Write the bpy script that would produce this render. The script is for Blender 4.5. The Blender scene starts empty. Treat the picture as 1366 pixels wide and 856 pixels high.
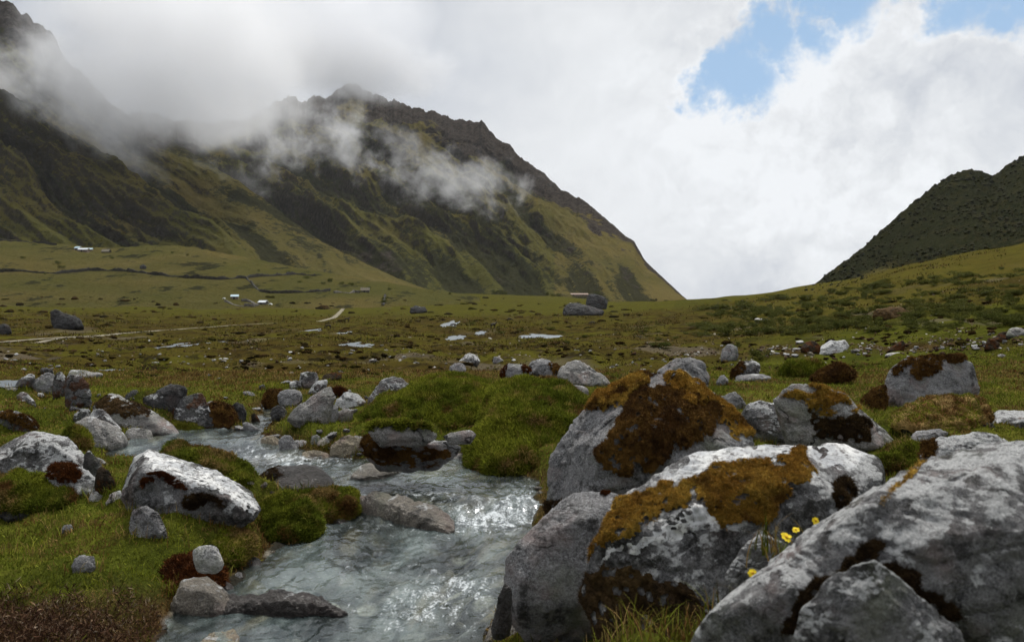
import bpy, bmesh, math, random
import numpy as np
from mathutils import Vector, Matrix

random.seed(7)
rng = np.random.default_rng(11)
SC = bpy.context.scene
COL = SC.collection
F = 1062.0            # focal length in photo pixels
CAMZ = 1.35
PITCH = math.atan(43.0 / F)
CP, SP = math.cos(PITCH), math.sin(PITCH)

# ------------------------------------------------------------------ projection
def ray(px, py):
    u = (px - 683.0) / F
    v = (428.0 - py) / F
    dy = CP + v * SP
    return u / dy, (-SP + v * CP) / dy          # x and z per metre of depth

def at(px, py, d):
    a, b = ray(px, py)
    return np.array([a * d, d, CAMZ + b * d])

def project(P):
    P = np.asarray(P, float)
    x, y, z = P[:, 0], P[:, 1], P[:, 2] - CAMZ
    fw = y * CP - z * SP
    up = y * SP + z * CP
    fw = np.maximum(fw, 1e-3)
    return 683 + F * x / fw, 428 - F * up / fw

# ------------------------------------------------------------------ noise
_prm = np.random.default_rng(5).permutation(256).astype(np.int64)
PERM = np.concatenate([_prm, _prm, _prm])
_g = np.random.default_rng(6).normal(size=(256, 3))
GRAD3 = _g / np.linalg.norm(_g, axis=1)[:, None]
_a = np.random.default_rng(8).uniform(0, 2 * np.pi, 256)
GRAD2 = np.stack([np.cos(_a), np.sin(_a)], 1)

def _fade(t): return t * t * t * (t * (t * 6 - 15) + 10)

def perlin2(x, y, seed=0):
    x = np.asarray(x, float) + seed * 17.31; y = np.asarray(y, float) + seed * 9.77
    xi = np.floor(x).astype(np.int64); yi = np.floor(y).astype(np.int64)
    xf = x - xi; yf = y - yi
    xi &= 255; yi &= 255
    u = _fade(xf); v = _fade(yf)
    def g(i, j, dx, dy):
        h = PERM[PERM[xi + i] + yi + j]
        return GRAD2[h, 0] * dx + GRAD2[h, 1] * dy
    a = g(0, 0, xf, yf); b = g(1, 0, xf - 1, yf); c = g(0, 1, xf, yf - 1); d = g(1, 1, xf - 1, yf - 1)
    return (a + (b - a) * u + ((c + (d - c) * u) - (a + (b - a) * u)) * v) * 1.5

def perlin3(P, seed=0):
    P = np.asarray(P, float) + np.array([seed * 17.31, seed * 9.77, seed * 4.13])
    I = np.floor(P).astype(np.int64); f = P - I; I &= 255
    w = _fade(f)
    out = 0
    for i in (0, 1):
        wx = w[:, 0] if i else 1 - w[:, 0]
        hx = PERM[I[:, 0] + i]
        for j in (0, 1):
            wy = w[:, 1] if j else 1 - w[:, 1]
            hy = PERM[hx + I[:, 1] + j]
            for k in (0, 1):
                wz = w[:, 2] if k else 1 - w[:, 2]
                h = PERM[hy + I[:, 2] + k]
                g = GRAD3[h]
                out = out + wx * wy * wz * (g[:, 0] * (f[:, 0] - i) + g[:, 1] * (f[:, 1] - j) + g[:, 2] * (f[:, 2] - k))
    return out * 1.5

def fbm2(x, y, o=4, seed=0, gain=.5, lac=2.03):
    s = 0; a = 1.0; f = 1.0
    for i in range(o):
        s = s + a * perlin2(x * f, y * f, seed + i); a *= gain; f *= lac
    return s

def ridged2(x, y, o=4, seed=0, gain=.5, lac=2.07):
    s = 0; a = 1.0; f = 1.0; n = 0
    for i in range(o):
        s = s + a * (1 - np.abs(perlin2(x * f, y * f, seed + i)) * 1.6); n += a; a *= gain; f *= lac
    return s / n

def fbm3(P, o=4, seed=0, gain=.5, lac=2.03):
    s = 0; a = 1.0; f = 1.0
    for i in range(o):
        s = s + a * perlin3(P * f, seed + i); a *= gain; f *= lac
    return s

def sstep(a, b, x):
    t = np.clip((np.asarray(x, float) - a) / (b - a), 0, 1)
    return t * t * (3 - 2 * t)

def inpoly(px, py, poly):
    px = np.asarray(px); py = np.asarray(py)
    c = np.zeros(px.shape, bool)
    n = len(poly)
    for i in range(n):
        x1, y1 = poly[i]; x2, y2 = poly[(i + 1) % n]
        if y1 == y2: continue
        t = ((y1 > py) != (y2 > py)) & (px < (x2 - x1) * (py - y1) / (y2 - y1) + x1)
        c ^= t
    return c

def sdpoly(x, y, poly):                       # positive inside
    d = np.full(np.shape(x), 1e9)
    n = len(poly)
    for i in range(n):
        ax, ay = poly[i]; bx, by = poly[(i + 1) % n]
        ex, ey = bx - ax, by - ay
        t = np.clip(((x - ax) * ex + (y - ay) * ey) / (ex * ex + ey * ey + 1e-12), 0, 1)
        d = np.minimum(d, np.hypot(x - ax - t * ex, y - ay - t * ey))
    return np.where(inpoly(x, y, poly), d, -d)

# ------------------------------------------------------------------ mesh helpers
def mesh_from(name, V, faces, mat=None, smooth=True):
    """faces: (n,3) or (n,4) int array"""
    V = np.asarray(V, np.float32); faces = np.asarray(faces, np.int32)
    k = faces.shape[1]; n = len(faces)
    me = bpy.data.meshes.new(name)
    me.vertices.add(len(V)); me.vertices.foreach_set('co', V.ravel())
    me.loops.add(n * k); me.loops.foreach_set('vertex_index', faces.ravel())
    me.polygons.add(n)
    me.polygons.foreach_set('loop_start', np.arange(0, n * k, k, dtype=np.int32))
    me.polygons.foreach_set('loop_total', np.full(n, k, np.int32))
    me.polygons.foreach_set('use_smooth', np.full(n, bool(smooth)))
    me.update(calc_edges=True)
    if mat: me.materials.append(mat)
    return me

def attr(me, name, vals):
    a = me.attributes.new(name, 'FLOAT', 'POINT')
    a.data.foreach_set('value', np.asarray(vals, np.float32))

def link(name, me, parent=None, loc=(0, 0, 0)):
    o = bpy.data.objects.new(name, me)
    COL.objects.link(o)
    o.location = [float(c) for c in loc]
    if parent: o.parent = parent
    return o

def tag(o, label=None, cat=None, group=None, kind=None):
    if label: o['label'] = label
    if cat: o['category'] = cat
    if group: o['group'] = group
    if kind: o['kind'] = kind
    return o

def empty(name, loc):
    return link(name, None, None, loc)

def copy_tree(o, loc=None, rz=None, sc=None):
    c = o.copy(); COL.objects.link(c)
    if loc is not None: c.location = [float(v) for v in loc]
    if rz is not None: c.rotation_euler = (0, 0, rz)
    if sc is not None: c.scale = sc if hasattr(sc, '__len__') else (sc, sc, sc)
    for ch in [x for x in bpy.data.objects if x.parent == o]:
        d = ch.copy(); COL.objects.link(d); d.parent = c
    return c

def grid_faces(nr, nc):
    i = np.arange(nr - 1)[:, None] * nc + np.arange(nc - 1)[None, :]
    i = i.ravel()
    return np.stack([i, i + 1, i + nc + 1, i + nc], 1)

# ------------------------------------------------------------------ node helpers
class NT:
    def __init__(s, tree):
        s.t = tree; s.n = tree.nodes; s.l = tree.links
        s.n.clear()
    def add(s, typ, **kw):
        nd = s.n.new(typ)
        for k, v in kw.items(): setattr(nd, k, v)
        return nd
    def put(s, sock, v):
        if isinstance(v, bpy.types.NodeSocket): s.l.new(v, sock)
        elif v is not None:
            if hasattr(v, '__len__') and len(v) == 3 and sock.type == 'RGBA': v = (*v, 1)
            sock.default_value = v
    def math(s, op, a, b=None, c=None, clamp=False):
        nd = s.add('ShaderNodeMath', operation=op); nd.use_clamp = clamp
        s.put(nd.inputs[0], a)
        if b is not None: s.put(nd.inputs[1], b)
        if c is not None: s.put(nd.inputs[2], c)
        return nd.outputs[0]
    def vmath(s, op, a, b=None, scale=None):
        nd = s.add('ShaderNodeVectorMath', operation=op)
        s.put(nd.inputs[0], a)
        if b is not None: s.put(nd.inputs[1], b)
        if scale is not None: s.put(nd.inputs['Scale'], scale)
        return nd.outputs['Value'] if op in ('DISTANCE', 'LENGTH', 'DOT_PRODUCT') else nd.outputs[0]
    def noise(s, vec, scale, detail=4, rough=.55, dist=0, out='Fac'):
        nd = s.add('ShaderNodeTexNoise')
        s.put(nd.inputs['Vector'], vec); s.put(nd.inputs['Scale'], scale)
        s.put(nd.inputs['Detail'], detail); s.put(nd.inputs['Roughness'], rough); s.put(nd.inputs['Distortion'], dist)
        return nd.outputs[out]
    def voro(s, vec, scale, out='Distance', feature='F1', rnd=1):
        nd = s.add('ShaderNodeTexVoronoi', feature=feature)
        s.put(nd.inputs['Vector'], vec); s.put(nd.inputs['Scale'], scale); s.put(nd.inputs['Randomness'], rnd)
        return nd.outputs[out]
    def step(s, x, a, b, lo=0, hi=1):
        nd = s.add('ShaderNodeMapRange', interpolation_type='SMOOTHSTEP')
        s.put(nd.inputs[0], x); s.put(nd.inputs[1], a); s.put(nd.inputs[2], b); s.put(nd.inputs[3], lo); s.put(nd.inputs[4], hi)
        return nd.outputs[0]
    def mix(s, f, a, b, blend='MIX'):
        nd = s.add('ShaderNodeMix', data_type='RGBA', blend_type=blend)
        s.put(nd.inputs[0], f); s.put(nd.inputs[6], a); s.put(nd.inputs[7], b)
        return nd.outputs[2]
    def fmix(s, f, a, b):
        nd = s.add('ShaderNodeMix', data_type='FLOAT')
        s.put(nd.inputs[0], f); s.put(nd.inputs[2], a); s.put(nd.inputs[3], b)
        return nd.outputs[0]
    def ramp(s, f, stops):
        nd = s.add('ShaderNodeValToRGB'); r = nd.color_ramp
        while len(r.elements) < len(stops): r.elements.new(.5)
        for e, (p, c) in zip(r.elements, stops):
            e.position = p; e.color = (*c, 1) if hasattr(c, '__len__') else (c, c, c, 1)
        s.put(nd.inputs[0], f)
        return nd.outputs[0]
    def attr(s, name): return s.add('ShaderNodeAttribute', attribute_name=name).outputs['Fac']
    def sep(s, v):
        nd = s.add('ShaderNodeSeparateXYZ'); s.put(nd.inputs[0], v); return nd.outputs
    def comb(s, x, y, z):
        nd = s.add('ShaderNodeCombineXYZ')
        for i, v in enumerate((x, y, z)): s.put(nd.inputs[i], v)
        return nd.outputs[0]
    def bump(s, h, strength=.5, dist=.02, normal=None):
        nd = s.add('ShaderNodeBump'); s.put(nd.inputs['Height'], h)
        s.put(nd.inputs['Strength'], strength); s.put(nd.inputs['Distance'], dist)
        if normal is not None: s.put(nd.inputs['Normal'], normal)
        return nd.outputs[0]
    def bsdf(s, col, rough=.9, normal=None, spec=.25, **kw):
        nd = s.add('ShaderNodeBsdfPrincipled')
        s.put(nd.inputs['Base Color'], col); s.put(nd.inputs['Roughness'], rough)
        s.put(nd.inputs['Specular IOR Level'], spec)
        if normal is not None: s.put(nd.inputs['Normal'], normal)
        for k, v in kw.items(): s.put(nd.inputs[k], v)
        return nd.outputs[0]
    def out(s, surf=None, vol=None):
        nd = s.add('ShaderNodeOutputMaterial')
        if surf is not None: s.l.new(surf, nd.inputs['Surface'])
        if vol is not None: s.l.new(vol, nd.inputs['Volume'])

def newmat(name):
    m = bpy.data.materials.new(name); m.use_nodes = True
    return m, NT(m.node_tree)
# ------------------------------------------------------------------ materials
def objvec(n, rnd=True):
    tc = n.add('ShaderNodeTexCoord')
    if not rnd: return tc.outputs['Object']
    oi = n.add('ShaderNodeObjectInfo')
    r = n.math('MULTIPLY', oi.outputs['Random'], 37.0)
    return n.vmath('ADD', tc.outputs['Object'], n.comb(r, n.math('MULTIPLY', r, 1.7), n.math('MULTIPLY', r, .6)))

def mat_rock(name, base=.17, tint=(1, 1, 1.02), lichen=.5, dark=.5, rust=0., sc=1., rough=.88, spec=.25):
    m, n = newmat(name)
    p = objvec(n)
    nz = n.sep(n.add('ShaderNodeNewGeometry').outputs['Normal'])[2]
    big = n.noise(p, 2.2 * sc, 5, .6)
    mid = n.noise(p, 11 * sc, 6, .65)
    sp = n.noise(p, 105 * sc, 5, .8)
    vo = n.voro(p, 130 * sc)
    b = np.array(tint) * base
    col = n.mix(n.step(sp, .38, .62), tuple(b * .32), tuple(b * 1.5))
    col = n.mix(n.step(vo, .5, .15, 0, .55), col, tuple(b * .22))
    col = n.mix(n.step(big, .35, .65), n.mix(.4, col, (0, 0, 0), 'MIX'), col)
    col = n.mix(n.step(mid, .3, .7, 0, .45), col, tuple(np.array(tint) * base * 1.7 * np.array([1, .97, .93])))
    # reddish mineral / algae tint
    pk = n.noise(n.vmath('ADD', p, (9, 2, 5)), 4 * sc, 4, .6)
    col = n.mix(n.step(pk, .5, .72, 0, .55), col, tuple(base * np.array([1.15, .8, .72])))
    gr = n.noise(n.vmath('ADD', p, (1, 12, 5)), 3 * sc, 5, .6)
    col = n.mix(n.step(gr, .52, .72, 0, .6), col, tuple(base * np.array([.62, .7, .42])))
    # dark crust lichen
    dk = n.noise(n.vmath('ADD', p, (3, 7, 1)), 7 * sc, 9, .68)
    dkm = n.math('MULTIPLY', n.step(dk, .60 - .16 * dark, .70 - .16 * dark), n.step(n.noise(p, 30 * sc, 6, .7), .36, .56, .15, 1))
    col = n.mix(n.math('MULTIPLY', dkm, .85), col, (.020, .018, .016))
    wv = n.vmath('ADD', p, n.vmath('SCALE', n.vmath('SUBTRACT', n.noise(p, 3 * sc, 5, .6, 0, 'Color'), (.5, .5, .5)), None, .5))
    ck = n.step(n.voro(wv, 1.7 * sc, feature='DISTANCE_TO_EDGE'), .022, .004)
    ck = n.math('MULTIPLY', ck, n.step(n.noise(p, 2.5 * sc, 3, .5), .46, .58))
    col = n.mix(n.math('MULTIPLY', ck, .8), col, (.014, .012, .010))
    # pale crust lichen, mostly on faces that look up
    l1 = n.noise(n.vmath('ADD', p, (13, 1, 4)), 8 * sc, 10, .7)
    l2 = n.math('ADD', l1, n.math('MULTIPLY', nz, .17))
    lm = n.step(l2, .80 - .3 * lichen, .85 - .3 * lichen)
    sp3 = n.noise(p, 42 * sc, 5, .7)
    lm = n.math('MULTIPLY', lm, n.step(sp3, .34, .5, .25, 1))
    col = n.mix(n.math('MULTIPLY', lm, .93), col, n.mix(n.step(sp, .3, .7), (.36, .37, .37), (.66, .66, .65)))
    if rust:
        ru = n.noise(n.vmath('ADD', p, (5, 5, 21)), 6 * sc, 8, .65)
        col = n.mix(n.step(ru, .66 - .18 * rust, .72 - .18 * rust, 0, .9), col, n.mix(sp, (.045, .016, .008), (.12, .050, .018)))
    h = n.math('ADD', n.math('MULTIPLY', mid, 1.2), n.math('MULTIPLY', sp, .40))
    h = n.math('ADD', n.math('ADD', h, n.math('MULTIPLY', lm, .12)), n.math('MULTIPLY', ck, -.5))
    bmp = n.bump(h, 1.0, .045 / sc)
    n.out(n.bsdf(col, rough, bmp, spec))
    return m

M = {}
M['granite'] = mat_rock('granite', .24, lichen=.30, dark=.45)
M['lichen_granite'] = mat_rock('lichen_granite', .19, lichen=.66, dark=.85)
M['white_lichen'] = mat_rock('white_lichen', .24, lichen=.92, dark=.42, rust=.15)
M['pale_granite'] = mat_rock('pale_granite', .27, tint=(1, .98, .94), lichen=.4, dark=.12)
M['white_stone'] = mat_rock('white_stone', .45, tint=(1, .985, .96), lichen=.5, dark=0)
M['dark_rock'] = mat_rock('dark_rock', .08, lichen=.32, dark=.75)
M['red_lichen'] = mat_rock('red_lichen', .13, lichen=.66, dark=.6, rust=.75)
M['rust_rock'] = mat_rock('rust_rock', .045, tint=(1.1, .85, .6), lichen=.12, dark=.6, rust=1.0, spec=.03)
M['tan_rock'] = mat_rock('tan_rock', .22, tint=(1.12, .98, .72), lichen=.2, dark=.2)
M['wet_rock'] = mat_rock('wet_rock', .04, tint=(1.1, .95, .85), lichen=.12, dark=.5, rough=.28, spec=.5)
M['wet_tan'] = mat_rock('wet_tan', .16, tint=(1.1, .98, .8), lichen=.25, dark=.45, rough=.35, spec=.5)
M['far_rock'] = mat_rock('far_rock', .055, lichen=.14, dark=.6, sc=.12)
M['giant_rock'] = mat_rock('giant_rock', .22, lichen=.66, dark=.65, sc=1.7)

def mat_crust():
    m, n = newmat('lichen_crust')
    p = objvec(n)
    a = n.noise(p, 9, 8, .7); b = n.noise(p, 60, 5, .75)
    c = n.mix(n.step(a, .35, .65), (.36, .37, .38), (.64, .64, .62))
    c = n.mix(n.step(b, .50, .62, 0, .8), c, (.17, .16, .155))
    c = n.mix(n.step(n.noise(n.vmath('ADD', p, (3, 8, 1)), 18, 8, .75), .56, .62, 0, .85), c, (.10, .09, .085))
    n.out(n.bsdf(c, .95, n.bump(b, .5, .008), .1))
    return m
def mat_moss(name, c1, c2, c3, fuzz=.5):
    m, n = newmat(name)
    p = objvec(n)
    a = n.noise(p, 5, 5, .6); b = n.noise(p, 60, 4, .7); c = n.noise(n.vmath('ADD', p, (4, 4, 4)), 14, 4, .6)
    ri = n.add('ShaderNodeNewGeometry').outputs['Random Per Island']
    col = n.mix(n.step(a, .38, .62), c1, c2)
    col = n.mix(n.step(c, .5, .68, 0, .8), col, c3)
    col = n.mix(n.step(b, .3, .7), n.mix(.5, col, (.004, .003, .002)), col)
    hsv = n.add('ShaderNodeHueSaturation'); n.put(hsv.inputs['Value'], n.math('MULTIPLY_ADD', ri, 1.1, .55)); n.put(hsv.inputs['Color'], col)
    n.out(n.bsdf(hsv.outputs[0], .95, n.bump(b, .8, .02), .12))
    return m
M['lichen_crust'] = mat_crust()
M['moss_ochre'] = mat_moss('moss_ochre', (.38, .21, .036), (.52, .34, .065), (.19, .09, .022))
M['moss_brown'] = mat_moss('moss_brown', (.10, .048, .015), (.22, .118, .030), (.040, .019, .009))
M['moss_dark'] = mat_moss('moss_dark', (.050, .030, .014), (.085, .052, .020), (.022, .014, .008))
M['moss_rust'] = mat_moss('moss_rust', (.15, .052, .013), (.10, .032, .010), (.04, .016, .007))
M['turf'] = mat_moss('turf', (.040, .052, .008), (.066, .082, .011), (.045, .034, .010))

def mat_grass(name, greens, browns, thr=(.42, .62)):
    m, n = newmat(name)
    g = n.add('ShaderNodeNewGeometry')
    P = g.outputs['Position']; ri = g.outputs['Random Per Island']
    br = n.attr('brown')
    a = n.noise(P, 1.7, 4, .6); b = n.noise(n.vmath('ADD', P, (5, 9, 0)), 6, 3, .6)
    gc = n.mix(n.step(a, *thr), greens[0], greens[1])
    gc = n.mix(n.step(b, .5, .7, 0, .7), gc, greens[2])
    bc = n.mix(n.step(b, .4, .6), browns[0], browns[1])
    f = n.math('ADD', br, n.math('MULTIPLY', n.math('SUBTRACT', ri, .5), .55))
    col = n.mix(n.step(f, .46, .80), gc, bc)
    hsv = n.add('ShaderNodeHueSaturation'); n.put(hsv.inputs['Value'], n.math('MULTIPLY_ADD', n.math('POWER', ri, 1.6), 1.5, .45)); n.put(hsv.inputs['Color'], col)
    d = n.bsdf(hsv.outputs[0], .8, None, .04)
    tr = n.add('ShaderNodeBsdfTranslucent'); n.put(tr.inputs[0], hsv.outputs[0])
    mx = n.add('ShaderNodeMixShader'); n.put(mx.inputs[0], .25); n.l.new(d, mx.inputs[1]); n.l.new(tr.outputs[0], mx.inputs[2])
    n.out(mx.outputs[0])
    return m
M['tussock'] = mat_grass('tussock', [(.034, .038, .007), (.060, .060, .010), (.085, .072, .016)], [(.040, .024, .009), (.10, .066, .025)])
M['grass'] = mat_grass('grass', [(.088, .108, .012), (.165, .180, .020), (.225, .205, .034)], [(.095, .048, .016), (.20, .135, .050)])

def mat_plain(name, col, rough=.8, var=.3, sc=8, spec=.3):
    m, n = newmat(name)
    p = objvec(n)
    a = n.noise(p, sc, 5, .65)
    c = n.mix(n.step(a, .3, .7), tuple(np.array(col) * (1 - var)), tuple(np.minimum(np.array(col) * (1 + var), 1)))
    n.out(n.bsdf(c, rough, n.bump(a, .4, .02), spec))
    return m

def mat_ground():
    m, n = newmat('ground')
    P = n.add('ShaderNodeNewGeometry').outputs['Position']
    turf, heath, bed, bare, straw = [n.attr(k) for k in ('turf', 'heath', 'bed', 'bare', 'straw')]
    w = n.noise(P, .035, 6, .62); w2 = n.noise(n.vmath('ADD', P, (31, 7, 0)), .16, 6, .65)
    w3 = n.noise(n.vmath('ADD', P, (3, 17, 0)), .8, 6, .65); w4 = n.noise(P, 5, 6, .7); w5 = n.noise(P, 34, 4, .75)
    plain = n.mix(n.step(w, .40, .60), (.070, .052, .013), (.076, .067, .012))
    plain = n.mix(n.step(n.noise(n.vmath('ADD', P, (31, 7, 0)), .22, 9, .74), .46, .60, 0, .9), plain, (.036, .024, .008))
    plain = n.mix(n.step(n.noise(n.vmath('ADD', P, (71, 3, 0)), .11, 6, .65), .52, .64, 0, .8), plain, (.084, .080, .012))
    plain = n.mix(n.step(n.noise(n.vmath('ADD', P, (3, 17, 0)), .55, 9, .78), .50, .60, 0, .95), plain, (.020, .016, .008))
    plain = n.mix(n.step(n.noise(n.vmath('ADD', P, (7, 27, 0)), 1.3, 5, .7), .60, .68, 0, .7), plain, (.12, .09, .05))
    green = n.mix(n.step(w3, .40, .62), (.050, .062, .009), (.092, .102, .013))
    green = n.mix(n.step(w2, .5, .64, 0, .6), green, (.120, .110, .020))
    green = n.mix(n.step(w4, .54, .66, 0, .7), green, (.045, .033, .010))
    col = n.mix(turf, plain, green)
    hc = n.mix(n.step(w4, .4, .6), (.030, .015, .008), (.085, .052, .025))
    col = n.mix(heath, col, hc)
    col = n.mix(straw, col, n.mix(n.step(w2, .4, .6), (.102, .086, .017), (.086, .078, .014)))
    col = n.mix(bare, col, n.mix(w4, (.08, .065, .042), (.20, .17, .13)))
    vc = n.voro(P, 7, 'Color'); vd = n.voro(P, 7)
    vv = n.sep(vc)[0]
    peb = n.ramp(vv, [(0, (.07, .07, .06)), (.35, (.13, .12, .10)), (.6, (.22, .18, .12)), (.8, (.15, .15, .15)), (1, (.40, .37, .31))])
    peb = n.mix(n.step(vd, .35, .6), peb, (.03, .028, .022))
    col = n.mix(bed, col, peb)
    col = n.mix(n.step(w5, .3, .7), n.mix(.55, col, (.006, .005, .003)), col)
    h = n.math('ADD', n.math('MULTIPLY', w4, .6), n.math('MULTIPLY', w5, .22))
    n.out(n.bsdf(col, .93, n.bump(h, .9, .06), 0.0))
    return m
M['ground'] = mat_ground()

# ------------------------------------------------------------------ terrain heights
LY = [.5, 1.5, 3, 5, 8, 12, 20, 40, 80, 160, 300, 450, 600, 800, 1100]
TAB = {
 -900: [.1, .1, .2, .35, .5, .4, -.2, -1.6, -4.2, -7.0, -9.5, -7.0, -1.0, 6, 14],
    0: [.1, .1, .2, .26, .32, .12, -.7, -2.2, -4.7, -7.4, -10.2, -8.6, -3.5, 2, 8],
  250: [.1, .1, .15, .18, .2, .05, -.8, -2.3, -4.8, -7.5, -11, -10.5, -7, -1, 4],
  500: [.1, .1, .1, .13, .17, .0, -.8, -2.3, -4.8, -7.5, -11, -11.8, -10, -5, 0],
  683: [.1, .1, .1, .13, .17, .0, -.8, -2.3, -4.8, -7.3, -10.8, -12, -11, -8, -6],
  800: [.1, .1, .12, .15, .2, .05, -.75, -2.3, -4.8, -7.2, -10, -10.5, -10, -10, -12],
  930: [.1, .1, .2, .2, .22, .1, -.7, -2.1, -4.5, -6.5, -8.0, -8.0, -7.3, -22, -60],
 1090: [.1, .1, .28, .3, .25, .12, -.5, -1.8, -3.4, -3.4, -1.2, 3.6, 2, -10, -40],
 1200: [.1, .1, .3, .36, .3, .15, -.35, -1.2, -1.7, 0, 9.5, 11, 8, 2, -20],
 1366: [.1, .1, .3, .42, .36, .2, -.1, -.5, .7, 5.2, 18, 24, 20, 10, 0],
 1700: [.1, .1, .3, .5, .6, .6, .6, 1.4, 5, 16, 42, 50, 45, 40, 30],
 2600: [.1, .1, .3, .6, 1, 1.4, 2.2, 6, 16, 40, 90, 110, 110, 100, 90],
}
_lx = np.log(np.array(LY))
NLY, NPX = 420, 351
_fl = np.linspace(_lx[0], _lx[-1], NLY)
_fp = np.linspace(-900, 2600, NPX)
def pchip(x, y, q):
    h = np.diff(x); d = np.diff(y) / h
    m = np.zeros(len(x)); m[0] = d[0]; m[-1] = d[-1]
    for i in range(1, len(x) - 1):
        if d[i - 1] * d[i] > 0:
            w1 = 2 * h[i] + h[i - 1]; w2 = h[i] + 2 * h[i - 1]
            m[i] = (w1 + w2) / (w1 / d[i - 1] + w2 / d[i])
    i = np.clip(np.searchsorted(x, q) - 1, 0, len(x) - 2)
    t = (q - x[i]) / h[i]
    return ((1 + 2 * t) * (1 - t) ** 2 * y[i] + t * (1 - t) ** 2 * h[i] * m[i] + t * t * (3 - 2 * t) * y[i + 1] + t * t * (t - 1) * h[i] * m[i + 1])
_keys = np.array(sorted(TAB))
_cols = np.array([pchip(_lx, np.array(TAB[k], float), _fl) for k in _keys])          # columns x NLY
ZT = np.array([np.interp(_fp, _keys, _cols[:, j]) for j in range(NLY)])               # NLY x NPX
_k = np.ones(7) / 7
for _ in range(2):
    ZT = np.array([np.convolve(np.pad(r, 3, mode='edge'), _k, 'valid') for r in ZT])

def ztab(X, Y):
    Ye = np.maximum(Y, .6)
    px = np.clip(683 + F * X / np.maximum(Ye, 2.2), -899, 2599); ly = np.clip(np.log(Ye), _fl[0], _fl[-1] - 1e-6)
    a = (px - _fp[0]) / (_fp[1] - _fp[0]); b = (ly - _fl[0]) / (_fl[1] - _fl[0])
    i = np.clip(a.astype(int), 0, NPX - 2); j = np.clip(b.astype(int), 0, NLY - 2)
    u = a - i; v = b - j
    return (ZT[j, i] * (1 - u) + ZT[j, i + 1] * u) * (1 - v) + (ZT[j + 1, i] * (1 - u) + ZT[j + 1, i + 1] * u) * v

# ------------------------------------------------------------------ stream and ponds
def zwater(Y):
    return .06 * sstep(4.55, 4.95, Y) + .05 * sstep(6.0, 6.6, Y) + .06 * sstep(7.2, 9.0, Y)

def on_water(px, py):
    d = 5.0
    for _ in range(30):
        a, b = ray(px, py)
        d = .5 * d + .5 * (float(zwater(d)) - CAMZ) / b
    return a * d, d

STREAM_PX = [(150, 1000), (190, 880), (205, 850), (225, 815), (250, 795), (300, 775), (345, 748), (372, 712), (420, 700), (466, 690), (472, 668), (462, 655), (400, 650), (345, 642),
             (330, 632), (300, 613), (230, 610), (160, 614), (140, 604), (160, 590), (205, 578), (240, 572), (300, 570), (345, 576), (400, 600), (480, 612), (540, 606), (620, 604),
             (664, 622), (715, 640), (724, 668), (704, 700), (684, 735), (676, 780), (662, 830), (650, 870), (640, 1000)]
STREAM = [on_water(*p) for p in STREAM_PX]
FEED = [on_water(*p) for p in [(300, 585), (330, 566), (352, 552), (346, 540), (352, 536), (364, 545), (368, 556), (352, 572), (340, 590)]]

PONDS = [(230, 466, 27, 3.4), (456, 467, 25, 3.2), (608, 451.5, 9, 1.6), (598, 434, 9, 2.2), (641, 445, 6, 1.1), (722, 449.5, 25, 1.4), (752, 474, 24, 1.7), (412, 443, 9, 1.3),
         (448, 448, 13, 1.8), (22, 512, 36, 3.0), (120, 499, 20, 2.6), (395, 454, 7, 1.1), (525, 449, 14, .9)]
def ground_hit(px, py, fn=None):
    fn = fn or ztab
    d = np.exp(np.linspace(math.log(1.8), math.log(900), 4000))
    a, b = ray(px, py)
    g = fn(a * d, d)
    k = np.nonzero(CAMZ + b * d <= g)[0]
    i = k[0] if len(k) else len(d) - 1
    return np.array([a * d[i], d[i], g[i]])
POND3 = []
for (px, py, hw, hh) in PONDS:
    c = ground_hit(px, py); f0 = ground_hit(px, py + hh); f1 = ground_hit(px, py - hh)
    POND3.append((c[0], c[1], c[2], hw * c[1] / F, max((f1[1] - f0[1]) / 2, .3)))
def pond_sd(i, X, Y):
    cx, cy, cz, rx, ry = POND3[i]
    x = (X - cx) / rx; y = (Y - cy) / ry
    w = .55 * perlin2(x * 1.3 + i * 9, y * 1.6 + 3, 3) + .3 * perlin2(x * 3.1, y * 3.3 + i, 5)
    return (1 + w - np.hypot(x, y)) * min(rx, ry)

MOUNDS = []          # (x, y, height, radius x, radius y)
def mound_px(px, py, h, rx, ry):
    x, y = on_water(px, py); MOUNDS.append((x, y, h, rx, ry))
mound_px(262, 634, .13, .42, .26)
mound_px(300, 745, .06, .35, .25)
mound_px(400, 702, .12, .42, .22)
mound_px(120, 800, .14, .5, .35)
mound_px(110, 690, .12, .8, .5)
mound_px(300, 700, .10, .45, .3)
mound_px(430, 590, .10, .55, .3)
mound_px(215, 560, .10, .5, .4)
mound_px(700, 618, .10, .4, .3)
mound_px(1250, 640, .12, .5, .5)
MOUNDS.append((.36, 1.95, .34, .30, .26)); MOUNDS.append((.75, 1.75, .30, .3, .22))

TRACKS_PX = [[(-60, 463), (0, 456.5), (60, 452), (120, 448.5), (200, 442), (260, 437.5), (310, 434), (370, 431)], [(425, 429), (445, 424), (460, 408), (478, 399), (500, 395)]]
TRACKS = [np.array([ground_hit(*q)[:2] for q in tr]) for tr in TRACKS_PX]
def track_mask(X, Y):
    m = np.zeros(X.shape)
    k = (Y > 60) & (Y < 650) & (X < 0)
    if not k.any(): return m
    x, y = X[k], Y[k]; d = np.full(x.shape, 1e9)
    for T in TRACKS:
        for a, b in zip(T[:-1], T[1:]):
            e = b - a; t = np.clip(((x - a[0]) * e[0] + (y - a[1]) * e[1]) / (e @ e), 0, 1)
            d = np.minimum(d, np.hypot(x - a[0] - t * e[0], (y - a[1] - t * e[1]) * .6))
    m[k] = np.exp(-(d / 5.0) ** 2)
    return m

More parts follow.
